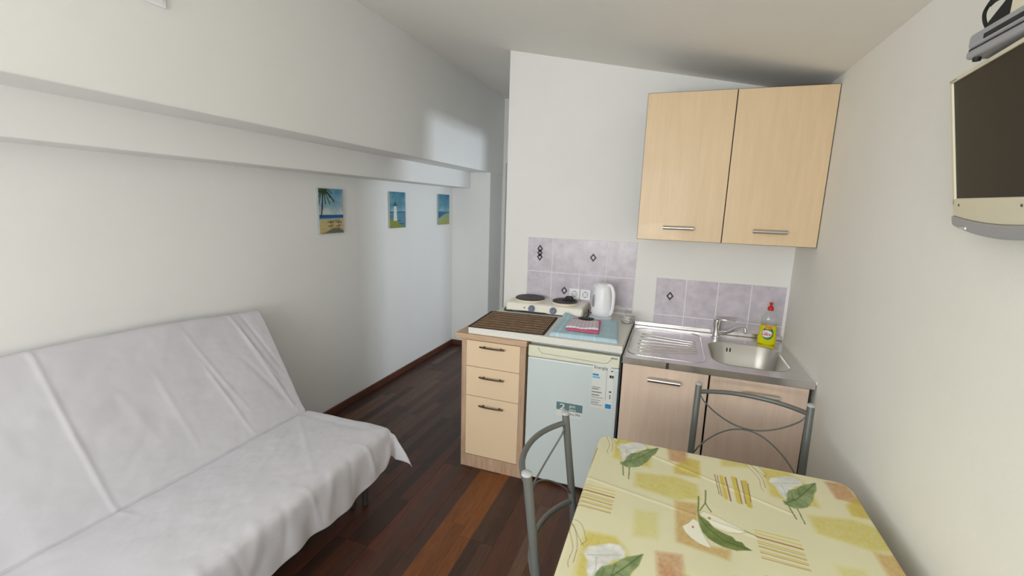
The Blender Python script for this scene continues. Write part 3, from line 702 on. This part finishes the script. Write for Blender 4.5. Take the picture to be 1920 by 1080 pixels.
# vent box high on the bulkhead
t = thing('junction_box', 'white square cover high on the left bulkhead at the top of the frame', 'wall box', (-1.933, 1.205, 2.368))
B('cover', (0, .012, 0, .12, 0, .12), WHITEP, t, bevel=.004); B('inner_plate', (.012, .016, .014, .106, .014, .106), WHITEP, t, bevel=.003)
MB().lathe([(.022, 0), (.022, .003), (.016, .004), (0, .003)], 20).build('centre_boss', GREYP, t, auto=True, loc=(.016, .06, .06), rot=(0, PI / 2, 0))

# ================================================================== SOFA + SHEET
t = thing('sofa_bed', 'click-clack sofa bed hidden under a white sheet along the left wall', 'sofa', (0, 0, 0))
SE = 1.945; SB = -.02
B('seat_mattress', (-2.00, -1.41, SB, SE - .03, .275, .405), FOAM, t, bevel=.03, seg=3)
mb = MB().prism([(-2.03, .42), (-2.33, .975), (-2.37, .95), (-2.14, .36)], SB, SE - .03, 'xz'); mb.build('back_mattress', FOAM, t, bevel=.015)
B('frame_rail', (-1.50, -1.46, SB + .02, SE - .05, .24, .275), DARKMET, t); B('frame_rail', (-2.10, -2.06, SB + .02, SE - .05, .24, .275), DARKMET, t)
for y in (.15, 1.80):
    for x in (-1.53, -1.48) if y > 1 else (-1.5,):
        MB().tube([(x, y + (.04 if x > -1.5 else 0), .24), (x, y + (.04 if x > -1.5 else 0), .0)], .016, 12).build('leg', DARKMET, t, auto=True)
    MB().tube([(-2.08, y, .24), (-2.08, y, 0)], .016, 12).build('leg', DARKMET, t, auto=True)
    B('frame_crossbar', (-2.08, -1.48, y - .015, y + .015, .215, .24), DARKMET, t)
# sheet: profile (x,z) across the sofa
prof_pts = [(-2.375, .62), (-2.372, .80), (-2.365, .95), (-2.345, .99), (-2.315, 1.002), (-2.285, .985), (-2.24, .90), (-2.18, .785), (-2.10, .635), (-2.03, .50), (-1.99, .43), (-1.965, .420), (-1.90, .423), (-1.7, .424), (-1.5, .423), (-1.42, .418), (-1.392, .406), (-1.378, .38), (-1.368, .33), (-1.362, .28), (-1.358, .225)]
sp_ = smoothpath([(x, 0, z) for x, z in prof_pts], 12)
PX = np.array([p.x for p in sp_]); PZ = np.array([p.z for p in sp_])
S = np.r_[0, np.cumsum(np.hypot(np.diff(PX), np.diff(PZ)))]
ns_ = 440; ss = np.linspace(0, S[-1], ns_); px_ = np.interp(ss, S, PX); pz_ = np.interp(ss, S, PZ)
tx = np.gradient(px_); tz = np.gradient(pz_); nl = np.hypot(tx, tz); nx_ = -tz / nl; nz_ = tx / nl
OVER = .15
tt = np.linspace(-.05, SE + OVER, 330)
SS, TT = np.meshgrid(ss, tt, indexing='ij')
X = np.repeat(px_[:, None], len(tt), 1); Z = np.repeat(pz_[:, None], len(tt), 1); Y = TT.copy()
NX = np.repeat(nx_[:, None], len(tt), 1); NZ = np.repeat(nz_[:, None], len(tt), 1)
s_front = np.interp(-1.392, PX[PX.argmin():] if False else PX[120:], S[120:])
s_cr = np.interp(-1.98, PX[60:], S[60:]); s_top = S[np.argmax(PZ)]
# overhang at the far end
E_ = np.maximum(TT - SE, 0); R0 = .018
Yb = np.where(E_ > 0, SE + R0 * np.sin(np.minimum(E_ / R0, PI / 2)) + .10 * np.maximum(E_ - R0 * 1.57, 0), TT)
drop = np.where(E_ > 0, R0 * (1 - np.cos(np.minimum(E_ / R0, PI / 2))) + .985 * np.maximum(E_ - R0 * 1.57, 0), 0)
seat = np.clip((SS - s_cr) / .08, 0, 1)
# on the seat the overhang falls straight down; on the back it tucks behind the cushion
bk = 1 - seat
Y = Yb; Z = Z - drop * seat - drop * .30 * bk; X = X - drop * bk * .38
Y = np.where(E_ > 0, Y - bk * np.minimum(E_, .09) * .3, Y)
# soft corner: cloth beyond both edges hangs as one pointed fold
D_ = np.maximum(SS - s_front, 0)
both = (D_ > 0) & (E_ > 0)
th = np.arctan2(E_, D_ + 1e-9); rho = np.hypot(D_, E_)
fl_ = .06 + .45 * np.sin(2 * th) ** 2
cxk, cyk, czk = -1.392, SE, .406
rr_ = np.where(both, rho, 0)
zc_ = czk - rr_ * .93; xc_ = cxk + .022 * np.minimum(rr_ / .03, 1) * np.cos(th) + fl_ * rr_ * (.35 + .65 * np.cos(th)); yc_ = cyk + .018 * np.minimum(rr_ / .03, 1) * np.sin(th) + fl_ * rr_ * .25 + .06 * rr_
X = np.where(both, xc_, X); Y = np.where(both, yc_, Y); Z = np.where(both, zc_, Z)
# hem rises and falls
low = np.clip((D_ - .05) / .12, 0, 1); Z += np.where(both, 0, low * (.022 * np.sin(TT * 3.1 + .4) + .010 * np.sin(TT * 11) + .05 * np.exp(-((TT - SE + .035) / .035) ** 2)))
X += low * (.007 * np.sin(TT * 17 + 1.5 * np.sin(TT * 5)) + .005 * np.sin(TT * 41)) + np.clip(D_ / .1, 0, 1) * .012 * np.exp(-((TT - 1.78) / .05) ** 2)
# wrinkles: ridge along a line in (s,t)
def ridge(a, b, amp, w_):
    global X, Z, Y
    (s0, t0), (s1, t1) = a, b; L2 = (s1 - s0) ** 2 + (t1 - t0) ** 2
    k = ((SS - s0) * (s1 - s0) + (TT - t0) * (t1 - t0)) / L2; kc = np.clip(k, 0, 1)
    d = ((SS - s0) * (t1 - t0) - (TT - t0) * (s1 - s0)) / math.sqrt(L2)
    h_ = .48 * amp * np.exp(-(d / w_) ** 2) * np.exp(-((k - kc) * 6) ** 2) * np.clip(1 - .6 * np.abs(kc - .5), 0, 1)
    X += NX * h_; Z += NZ * h_
sb = s_top
ridge((sb + .05, .93), (s_cr - .03, .97), .009, .011)
ridge((sb + .10, 1.50), (s_cr - .20, 1.62), .005, .010); ridge((sb + .30, 1.53), (s_cr - .06, 1.60), .007, .010)
ridge((sb + .25, 1.30), (s_cr - .12, 1.34), .004, .014); ridge((sb + .28, 1.15), (s_cr - .2, 1.2), .004, .02)
ridge((sb + .04, 1.76), (s_cr - .30, 1.86), .008, .010); ridge((sb + .06, 1.83), (s_cr - .34, 1.91), -.007, .010)
ridge((sb + .20, 1.80), (s_cr - .08, 1.89), .009, .012); ridge((sb + .30, 1.74), (s_cr - .16, 1.84), -.006, .015)
ridge((s_cr + .04, 1.86), (s_front - .12, 1.50), .004, .014); ridge((s_cr + .10, 1.70), (s_cr + .35, 1.25), .003, .02); ridge((s_cr + .02, 1.90), (s_front - .05, 1.88), -.004, .02)
for k, (tq, am) in enumerate(((1.72, .010), (1.60, -.006), (1.48, .009), (1.33, .006), (1.20, -.006), (1.08, .010), (.96, -.005), (.85, .008), (.7, .006))):
    ridge((s_front - .02, tq + .03), (s_front + .14, tq - .05 * (k % 3 - 1)), am * .9, .014 + .006 * (k % 3))
nz1 = fbm(SS * 5, TT * 4, 21) - .5; nz2 = fbm(SS * 14, TT * 9, 31) - .5
X += NX * (nz1 * .018 + nz2 * .0015); Z += NZ * (nz1 * .018 + nz2 * .0015)
# crease pulled in
cr = -.020 * np.exp(-((SS - s_cr - .006) / .0055) ** 2); X += NX * cr; Z += NZ * cr
# top line sags a little and is higher mid-way
up = np.clip(1 - np.abs(SS - s_top) / .35, 0, 1); Z += up * (-.008 + .052 * (1 - np.clip((TT - 1.1) / .85, 0, 1) ** 1.6))
X = np.maximum(X, -2.39)
P = np.stack([X, Y, Z], -1)
sh = grid_mesh('bed_sheet', P, SHEET, None, None, .002); tag(sh, 'white cotton sheet draped over the whole sofa bed', 'sheet')
# loose cloth flap behind the top corner of the back
P2 = np.zeros((14, 24, 3)); U, V = np.meshgrid(np.linspace(0, 1, 14), np.linspace(0, 1, 24), indexing='ij')
P2[..., 0] = -2.352 + .022 * U * V + .006 * np.sin(V * 14 + U * 3) - .004; P2[..., 1] = SE + .012 + .055 * U * (.6 + .6 * V) ; P2[..., 2] = .97 - .20 * V - .035 * U
o = grid_mesh('sheet_flap', P2, SHEET, sh, None, .002)

# ================================================================== TABLE + CLOTH
TX0, TX1, TY0, TY1, TZ = -.205, .648, .55, 1.715, .755
t = thing('dining_table', 'dining table under a floral tablecloth against the right wall', 'table', (.22, 1.13, 0))
B('tabletop', (-.418, .422, -.575, .578, .722, .747), TABLETOP, t, bevel=.006)
B('apron', (-.36, .36, -.51, -.49, .64, .722), TABLETOP, t); B('apron', (-.36, .36, .49, .51, .64, .722), TABLETOP, t)
for sx in (-1, 1):
    for s_ in (-1, 1): MB().tube([(sx * .38, s_ * .53, .722), (sx * .38, s_ * .53, 0)], .02, 16).build('leg', TUBE, t, auto=True)
st_ = .0021
def edge_axis(a0, a1, hang, r, step):
    """unfolded coordinate along one axis -> (position, drop)"""
    n_ = int((a1 - a0 + 2 * hang) / step); u = np.linspace(a0 - hang, a1 + hang, n_); return u
HANG = .16; RD = .012
u = np.concatenate([np.arange(TX0 - HANG, TX0 - .02, .006), np.arange(TX0 - .02, TX1 + .02, st_), np.arange(TX1 + .02, TX1 + .1, .008)])
v = np.concatenate([np.arange(TY0 - HANG, .80, .012), np.arange(.80, TY1 + .02, st_), np.arange(TY1 + .02, TY1 + HANG, .008)])
U, V = np.meshgrid(u, v, indexing='ij')
def fold(a, lo, hi):
    e = np.maximum(lo - a, 0) + np.maximum(a - hi, 0); sg = np.where(a < lo, -1, 1)
    out = RD * np.sin(np.minimum(e / RD, PI / 2)); dn = RD * (1 - np.cos(np.minimum(e / RD, PI / 2))) + np.maximum(e - RD * PI / 2, 0)
    return np.clip(a, lo, hi) + sg * out, dn, e
X, dx, ex = fold(U, TX0 + RD, TX1 - RD); Y, dy, ey = fold(V, TY0 + RD, TY1 - RD)
dn = np.sqrt(dx ** 2 + dy ** 2)
# rounded table corners + outward flare of the hanging cloth
fx = np.minimum(dx, dy); 
X = X - .012 * (dx / .1) * np.where(U < 0, 1, 0) + np.where(U < 0, -1, 0) * fx * .25; Y = Y + np.where(V > 1, 1, -1) * fx * .12
# round the two far corners
for cxn, sgn in ((TX0, 1), (TX1, -1)):
    rc = .05 if sgn > 0 else .075
    qx = (cxn + sgn * rc - X) * sgn; qy = Y - (TY1 - rc); q = np.hypot(np.maximum(qx, 0), np.maximum(qy, 0))
    msk = (qx > 0) & (qy > 0) & (q > rc); k = np.where(msk, (rc + (q - rc) * .25) / np.maximum(q, 1e-6), 1)
    X = np.where(msk, cxn + sgn * (rc - np.maximum(qx, 0) * k), X); Y = np.where(msk, TY1 - rc + np.maximum(qy, 0) * k, Y)
Z = TZ - dn + .0025 * (fbm(U * 7, V * 7, 5) - .5) * (dn < .002)
wr = np.exp(-(((V - 1.63) + (U - .0) * .42) / .006) ** 2) * (U > 0) * (U < .42) * .0018 + np.exp(-(((V - 1.40) + (U + .2) * .2) / .006) ** 2) * (U < .3) * .0012
Z += wr
pn = Paint(U, V, (238, 234, 196))
k = fbm(U * 6, V * 6, 2)[..., None]; pn.C = pn.C * (1 - .05 * k)
A_ = np.array((.515, -.028)); B_ = np.array((-.020, -.585))
YEL, OCH, BRK, GRN, DGR, FLW, BRN = (206, 188, 60), (200, 176, 62), (186, 120, 78), (116, 138, 88), (74, 96, 58), (246, 247, 244), (120, 76, 46)
def motif(o):
    def T(pts): return [(x + o[0], y + o[1]) for x, y in pts]
    pn.poly(T([(.053, 1.721), (.119, 1.734), (.126, 1.618), (.061, 1.624)]), BRK, .008, .85, (198, 150, 110), .5)
    pn.poly(T([(.127, 1.665), (.166, 1.661), (.163, 1.546), (.078, 1.541), (.078, 1.591)]), OCH, .008, .85, (210, 186, 80), .4)
    pn.poly(T([(-.05, 1.494), (.078, 1.523), (.15, 1.501), (.158, 1.419), (.084, 1.388), (-.047, 1.414)]), (212, 200, 100), .010, .8, (206, 188, 84), .5)
    pn.poly(T([(.081, 1.382), (.151, 1.396), (.145, 1.315), (.110, 1.268), (.162, 1.211), (.225, 1.220), (.216, 1.175), (.156, 1.185), (.084, 1.195)]), (204, 164, 92), .008, .85, (196, 150, 84), .5)
    pn.poly(T([(-.036, 1.291), (.032, 1.3), (.036, 1.183), (-.032, 1.172)]), (212, 206, 116), .010, .65, None, .5)
    pn.poly(T([(.243, 1.707), (.332, 1.711), (.329, 1.683), (.239, 1.655)]), (212, 198, 92), .009, .8, None, .5)
    # lily
    pn.poly(T([(-.139, 1.726), (-.058, 1.736), (-.027, 1.702), (-.004, 1.655), (-.005, 1.548), (-.064, 1.545), (-.137, 1.560), (-.14, 1.64)]), (206, 186, 58), .010, .85, (216, 200, 96), .5)
    F = [(-.130, 1.645), (-.120, 1.672), (-.097, 1.684), (-.07, 1.704), (-.042, 1.708), (-.024, 1.690), (-.026, 1.665), (-.052, 1.647), (-.063, 1.630), (-.070, 1.600), (-.084, 1.569), (-.099, 1.560), (-.110, 1.585), (-.114, 1.620)]
    pn.poly(T(F), (214, 214, 204), .005); pn.poly(T(F), FLW, .003, .9, (214, 216, 208))
    pn.line(T([(-.118, 1.640), (-.09, 1.650), (-.062, 1.662), (-.034, 1.672)]), .0022, (176, 176, 160), .0014, .7)
    pn.line(T([(-.094, 1.64), (-.090, 1.60), (-.094, 1.57)]), .002, (170, 170, 150), .0014, .7)
    Lf = [(-.092, 1.562), (-.088, 1.589), (-.077, 1.615), (-.051, 1.633), (-.035, 1.655), (-.019, 1.672), (.0, 1.684), (.022, 1.700), (.012, 1.651), (-.002, 1.624), (-.014, 1.583), (-.041, 1.537), (-.06, 1.524), (-.081, 1.515), (-.106, 1.526), (-.108, 1.548), (-.098, 1.545)]
    pn.poly(T(Lf), GRN, .002, 1, (160, 174, 126)); pn.line(T([(-.10, 1.535), (-.06, 1.575), (-.02, 1.635), (.018, 1.695)]), .003, DGR, .0015, .8)
    for a, b in (((-.075, 1.56), (-.07, 1.61)), ((-.05, 1.59), (-.045, 1.635)), ((-.06, 1.575), (-.03, 1.55)), ((-.04, 1.61), (-.012, 1.60))): pn.line(T([a, b]), .003, DGR, .002, .5)
    pn.line(T([(-.096, 1.519), (-.088, 1.46)]), .0038, (110, 124, 84)); pn.line(T([(-.073, 1.517), (-.069, 1.445)]), .0034, (110, 124, 84))
    # sketch lines
    for L_ in ([(-.196, 1.768), (-.165, 1.757), (-.150, 1.740), (-.134, 1.700), (-.130, 1.690), (-.142, 1.668)], [(-.196, 1.765), (-.178, 1.74), (-.150, 1.690), (-.134, 1.668)], [(-.198, 1.75), (-.178, 1.700), (-.160, 1.650), (-.162, 1.60), (-.156, 1.58)], [(-.19, 1.75), (-.168, 1.72), (-.150, 1.66), (-.148, 1.60)]):
        pn.line(smooth2(T(L_)), .0013, (120, 86, 60), .0008, .8)
    # centre callas
    FU = [(.150, 1.345), (.162, 1.362), (.180, 1.360), (.200, 1.352), (.230, 1.337), (.282, 1.313), (.257, 1.298), (.225, 1.290), (.195, 1.296), (.168, 1.312)]
    pn.poly(T(FU), (246, 244, 222), .002); pn.line(T(FU + FU[:1]), .0016, (150, 140, 80), .001, .7)
    FL_ = [(.100, 1.268), (.118, 1.290), (.132, 1.316), (.147, 1.306), (.152, 1.28), (.157, 1.256), (.176, 1.205), (.160, 1.206), (.143, 1.211), (.124, 1.225), (.108, 1.245)]
    pn.poly(T(FL_), (248, 246, 228), .002); pn.line(T(FL_ + FL_[:1]), .0016, (160, 148, 90), .001, .7)
    LF = [(.145, 1.336), (.160, 1.330), (.175, 1.318), (.187, 1.297), (.210, 1.284), (.235, 1.275), (.242, 1.262), (.258, 1.262), (.264, 1.248), (.280, 1.238), (.258, 1.230), (.239, 1.221), (.206, 1.223), (.185, 1.232), (.169, 1.243), (.155, 1.265), (.149, 1.290)]
    pn.poly(T(LF), (104, 122, 66), .0018, 1, (134, 150, 84)); pn.line(T([(.150, 1.33), (.170, 1.29), (.21, 1.25), (.275, 1.238)]), .003, (72, 88, 44), .0012, .8)
    pn.line(smooth2(T([(.176, 1.478), (.173, 1.43), (.172, 1.404), (.186, 1.368)])), .004, (112, 128, 64)); pn.line(smooth2(T([(.172, 1.41), (.160, 1.38), (.152, 1.36)])), .0035, (112, 128, 64))
    pn.line(smooth2(T([(.152, 1.435), (.150, 1.39), (.147, 1.356), (.151, 1.33)])), .0045, (120, 136, 72))
    pn.line(T([(.270, 1.317), (.300, 1.305)]), .003, (112, 128, 64)); pn.poly(T(elpt(.178, 1.335, .004, .006)), (190, 120, 40), .001); pn.poly(T(elpt(.130, 1.276, .003, .005)), (190, 120, 40), .001)
    # vertical stripes
    for (a, b, w_, c) in (((.232, 1.587), (.236, 1.46), .013, (212, 192, 70)), ((.272, 1.594), (.274, 1.455), .016, (212, 192, 70)), ((.306, 1.584), (.302, 1.445), .016, (206, 184, 60)), ((.211, 1.59), (.217, 1.474), .002, BRN), ((.219, 1.587), (.224, 1.466), .002, BRN), ((.245, 1.586), (.249, 1.451), .0045, (150, 92, 60)), ((.280, 1.595), (.281, 1.449), .003, (150, 92, 60)), ((.295, 1.585), (.293, 1.455), .0028, (140, 90, 60)), ((.314, 1.575), (.309, 1.47), .002, BRN)):
        pn.line(T([a, b]), w_, c, .002 if w_ > .01 else .001, .75 if w_ > .01 else .9)
    for (y0, y1, w_, c) in ((1.332, 1.330, .003, (214, 188, 60)), (1.318, 1.312, .007, (220, 206, 120)), (1.303, 1.296, .006, (170, 108, 70)), (1.285, 1.278, .004, (214, 184, 40)), (1.276, 1.270, .0016, BRN), (1.266, 1.258, .0035, (206, 172, 50)), (1.262, 1.253, .0016, BRN), (1.247, 1.242, .004, (220, 190, 60)), (1.240, 1.235, .002, BRN), (1.226, 1.221, .003, (214, 190, 80)), (1.219, 1.216, .0024, (150, 100, 66))):
        pn.line(T([(.300, y0), (.412, y1)]), w_, c, .001, .85)
def elpt(cx, cyy, a, b): return [(cx + a * math.cos(k * PI / 5), cyy + b * math.sin(k * PI / 5)) for k in range(10)]
def smooth2(p): return [(q.x, q.y) for q in smoothpath([(x, y, 0) for x, y in p], 4)]
for i in (-1, 0, 1):
    for j in (-1, 0, 1, 2): motif(A_ * i + B_ * j)
P = np.stack([X, Y, Z], -1)
tc = grid_mesh('tablecloth', P, CLOTH, None, np.clip(pn.C, 0, 1)); tag(tc, 'pale yellow tablecloth printed with calla lilies on the table', 'tablecloth')

# ================================================================== CHAIRS
def chair(label, loc, rz):
    """local frame: sitter faces +y, backrest at y=0 leaning towards -y at the top"""
    t = thing('metal_chair', label, 'chair', loc, rz, 'grey metal chairs at the dining table')
    W2 = .222; HT = .87
    def yb(z): return -.055 * max(0, (z - .45)) / .42
    for s_ in (-1, 1):
        MB().tube([(s_ * W2, .03, 0), (s_ * W2, .0, .45), (s_ * W2, yb(.66), .66), (s_ * W2, yb(HT - .004), HT - .004)], .0145, 16).build('rear_post', TUBE, t, auto=True)
        MB().lathe([(.0165, -.006), (.0165, .001), (.012, .004), (0, .0045)], 18, (s_ * W2, yb(HT), HT - .004)).build('post_cap', CAP, t, auto=True)
        MB().tube([(s_ * .20, .40, .44), (s_ * .205, .43, 0)], .0125, 14).build('front_leg', TUBE, t, auto=True)
        MB().tube([(s_ * .205, .01, .43), (s_ * .20, .40, .43)], .010, 12).build('side_rail', TUBE, t, auto=True)
    BOW = .078
    def bow(u): return BOW * (1 - abs(2 * u - 1) ** 2.2)
    def rail(z, r, name):
        pts = [(-W2 + 2 * W2 * u, yb(z) - bow(u), z) for u in [k / 16 for k in range(17)]]
        MB().tube(pts, r, 12).build(name, TUBE, t, auto=True)
    rail(.825, .0105, 'top_rail'); rail(.495, .0105, 'lower_rail')
    def wire(f, name):
        pts = []
        for k in range(25):
            u_ = k / 24; z = f(u_); pts.append((-W2 + .01 + (2 * W2 - .02) * u_, yb(z) - bow(u_), z))
        MB().tube(pts, .0035, 8).build(name, TUBE, t, True)
    wire(lambda q: .815 - .145 * math.sin(PI * q) ** .75, 'upper_wire_arc'); wire(lambda q: .53 + .135 * math.sin(PI * q) ** .75, 'lower_wire_arc')
    mb = MB(); mb.prism([(x, y) for x, y in rrect(-.20, .20, .055, .44, .05, 5)], .44, .475, 'xy'); mb.build('seat', SEATF, t, bevel=.008)
    MB().tube([(-.205, .04, .20), (.205, .04, .20)], .008, 10).build('stretcher', TUBE, t, auto=True)
    return t
# far chair: backrest towards the sink, sitter faces the camera
chair('grey tubular chair on the sink side of the table', (.388, 2.090, 0), PI - math.radians(8.5))
chair('grey tubular chair on the fridge side of the table', (-.290, 1.40, 0), -PI / 2 - math.radians(2))

# ================================================================== TV AND BOXES
hv = Vector((.128, .992, .017)).normalized(); nv = Vector((-.975, .13, -.178)).normalized()
uv = Vector((-.179, .006, .984)).normalized(); nv = uv.cross(hv).normalized() ; uv = hv.cross(nv).normalized()
if nv.x > 0: nv = -nv
hv = -hv  # local x runs towards the camera side
Mx = Matrix((hv, nv, uv)).transposed().to_4x4()
O = Vector((.600, 1.454, 1.990)); Mx.translation = O
t = thing('television', 'cream flat television tilted on the right wall with a black screen', 'television'); t.matrix_world = Mx
TWd, THt = .46, .352
mb = MB()
def panel(name, poly, y0, y1, m, bevel=.003):
    b = MB(); b.prism(poly, y0, y1, 'xz'); return b.build(name, m, t, bevel=bevel)
scr = (.014, TWd - .014, -.284, -.0085)
B('bezel_top', (0, TWd, -.03, .0, -.0085, 0), TVCREAM, t, bevel=.002); B('bezel_side', (0, .014, -.03, 0, -.30, -.0085), TVCREAM, t, bevel=.002); B('bezel_side', (TWd - .014, TWd, -.03, 0, -.30, -.0085), TVCREAM, t, bevel=.002)
arc = [(TWd * k / 20, -.326 - .014 * math.sin(PI * (k / 20)) ** .8) for k in range(21)]
panel('bezel_bottom', [(0, -.284), (TWd, -.284)] + list(reversed(arc)), -.03, .0, TVCREAM)
arc2 = [(.004 + (TWd - .008) * k / 20, -.350 - .020 * math.sin(PI * (k / 20)) ** .8) for k in range(21)]
panel('chin', arc + list(reversed(arc2)), -.034, .004, SILVERP, .004)
B('screen', (.012, TWd - .012, -.012, -.004, -.286, -.007), SCREEN, t)
B('rear_housing', (.02, TWd - .02, -.062, -.03, -.30, -.02), TVCREAM, t, bevel=.012, seg=3)
B('badge', (.05, .085, .0035, .0048, -.357, -.352), CHROME, t)
for x in (.040, .325): MB().lathe([(.0032, 0), (.0032, .001)], 10).build('logo_dot', DGREY, t, loc=(x, .0003, -.300), rot=(-PI / 2, 0, 0))
mb = MB()
for k in range(6): mb.box(.004 + k * .007, .009 + k * .007, .0, .0006, -.0055, -.0025)
mb.build('lettering_marks', GREYP, t)
t2 = thing('television_bracket', 'grey wall bracket arm hidden behind the television', 'bracket', (XR, 1.23, 1.82))
B('wall_plate', (-.008, 0, -.05, .05, -.06, .06), DGREY, t2, bevel=.002); MB().tube([(-.008, 0, 0), (-.030, 0, 0)], .014, 12).build('arm', DGREY, t2, auto=True)
# set-top box resting on the television
t = thing('set_top_box', 'grey set-top box resting on top of the television', 'receiver', (.552, 1.293, 1.9935))
mb = MB(); mb.box(0, .14, -.36, 0, 0, .017); mb.build('lower_case', SILVERP, t, bevel=.006, seg=3)
mb = MB(); mb.box(0, .14, -.36, .0, .019, .050); mb.build('upper_case', SILVERP, t, bevel=.008, seg=3)
B('case_seam', (.003, .137, -.357, -.003, .016, .02), BLACK, t)
B('display_window', (-.0012, .002, -.33, -.055, .026, .036), BLACK, t, bevel=.003)
for y in (-.33, -.02):
    for x in (.012, .125): MB().lathe([(.007, -.0065), (.007, .001)], 10, (x, y, 0)).build('foot', BLACK, t)
t = thing('cream_box', 'cream box standing on the set-top box at the frame edge', 'box', (.60, 1.20, 2.0435))
B('case', (-.035, .06, -.17, .0, 0, .12), TVCREAM, t, bevel=.006); B('lid', (-.037, .062, -.172, .002, .12, .132), TVCREAM, t, bevel=.003)
t = thing('black_strap', 'black webbing strap looped over the end of the set-top box', 'strap', (.575, 1.235, 2.0435))
def ribbon(pts, wv, name, th=.0015):
    p = smoothpath(pts, 6); n_ = len(p); vs = []; 
    for i, q in enumerate(p):
        w_ = wv[0] + (wv[1] - wv[0]) * math.sin(PI * i / (n_ - 1)) ** 1
        vs += [(q.x - th, q.y, q.z - w_), (q.x - th, q.y, q.z + w_), (q.x + th, q.y, q.z + w_), (q.x + th, q.y, q.z - w_)]
    fs = []
    for i in range(n_ - 1):
        for k in range(4): fs.append((i * 4 + k, i * 4 + (k + 1) % 4, i * 4 + 4 + (k + 1) % 4, i * 4 + 4 + k))
    fs += [(3, 2, 1, 0), ((n_ - 1) * 4, (n_ - 1) * 4 + 1, (n_ - 1) * 4 + 2, (n_ - 1) * 4 + 3)]
    return MB().add(vs, fs).build(name, STRAP, t, auto=True)
# upper sweep, thin loop, lower padded tab (heights above the box lid)
ribbon([(0, -.075, .085), (0, -.045, .066), (0, .0, .064), (0, .035, .066), (0, .055, .058)], (.006, .014), 'upper_strap')
MB().tube(smoothpath([(0, .052, .062), (0, .068, .048), (0, .064, .030), (0, .048, .010), (0, .040, .004)], 5), .0035, 8).build('loop', STRAP, t, True)
MB().prism([(.046, .0), (.036, .018), (-.012, .043), (-.032, .044), (-.038, .03), (-.032, .006), (-.02, .0)], -.006, .006, 'yz').build('padded_tab', STRAP, t, bevel=.002)
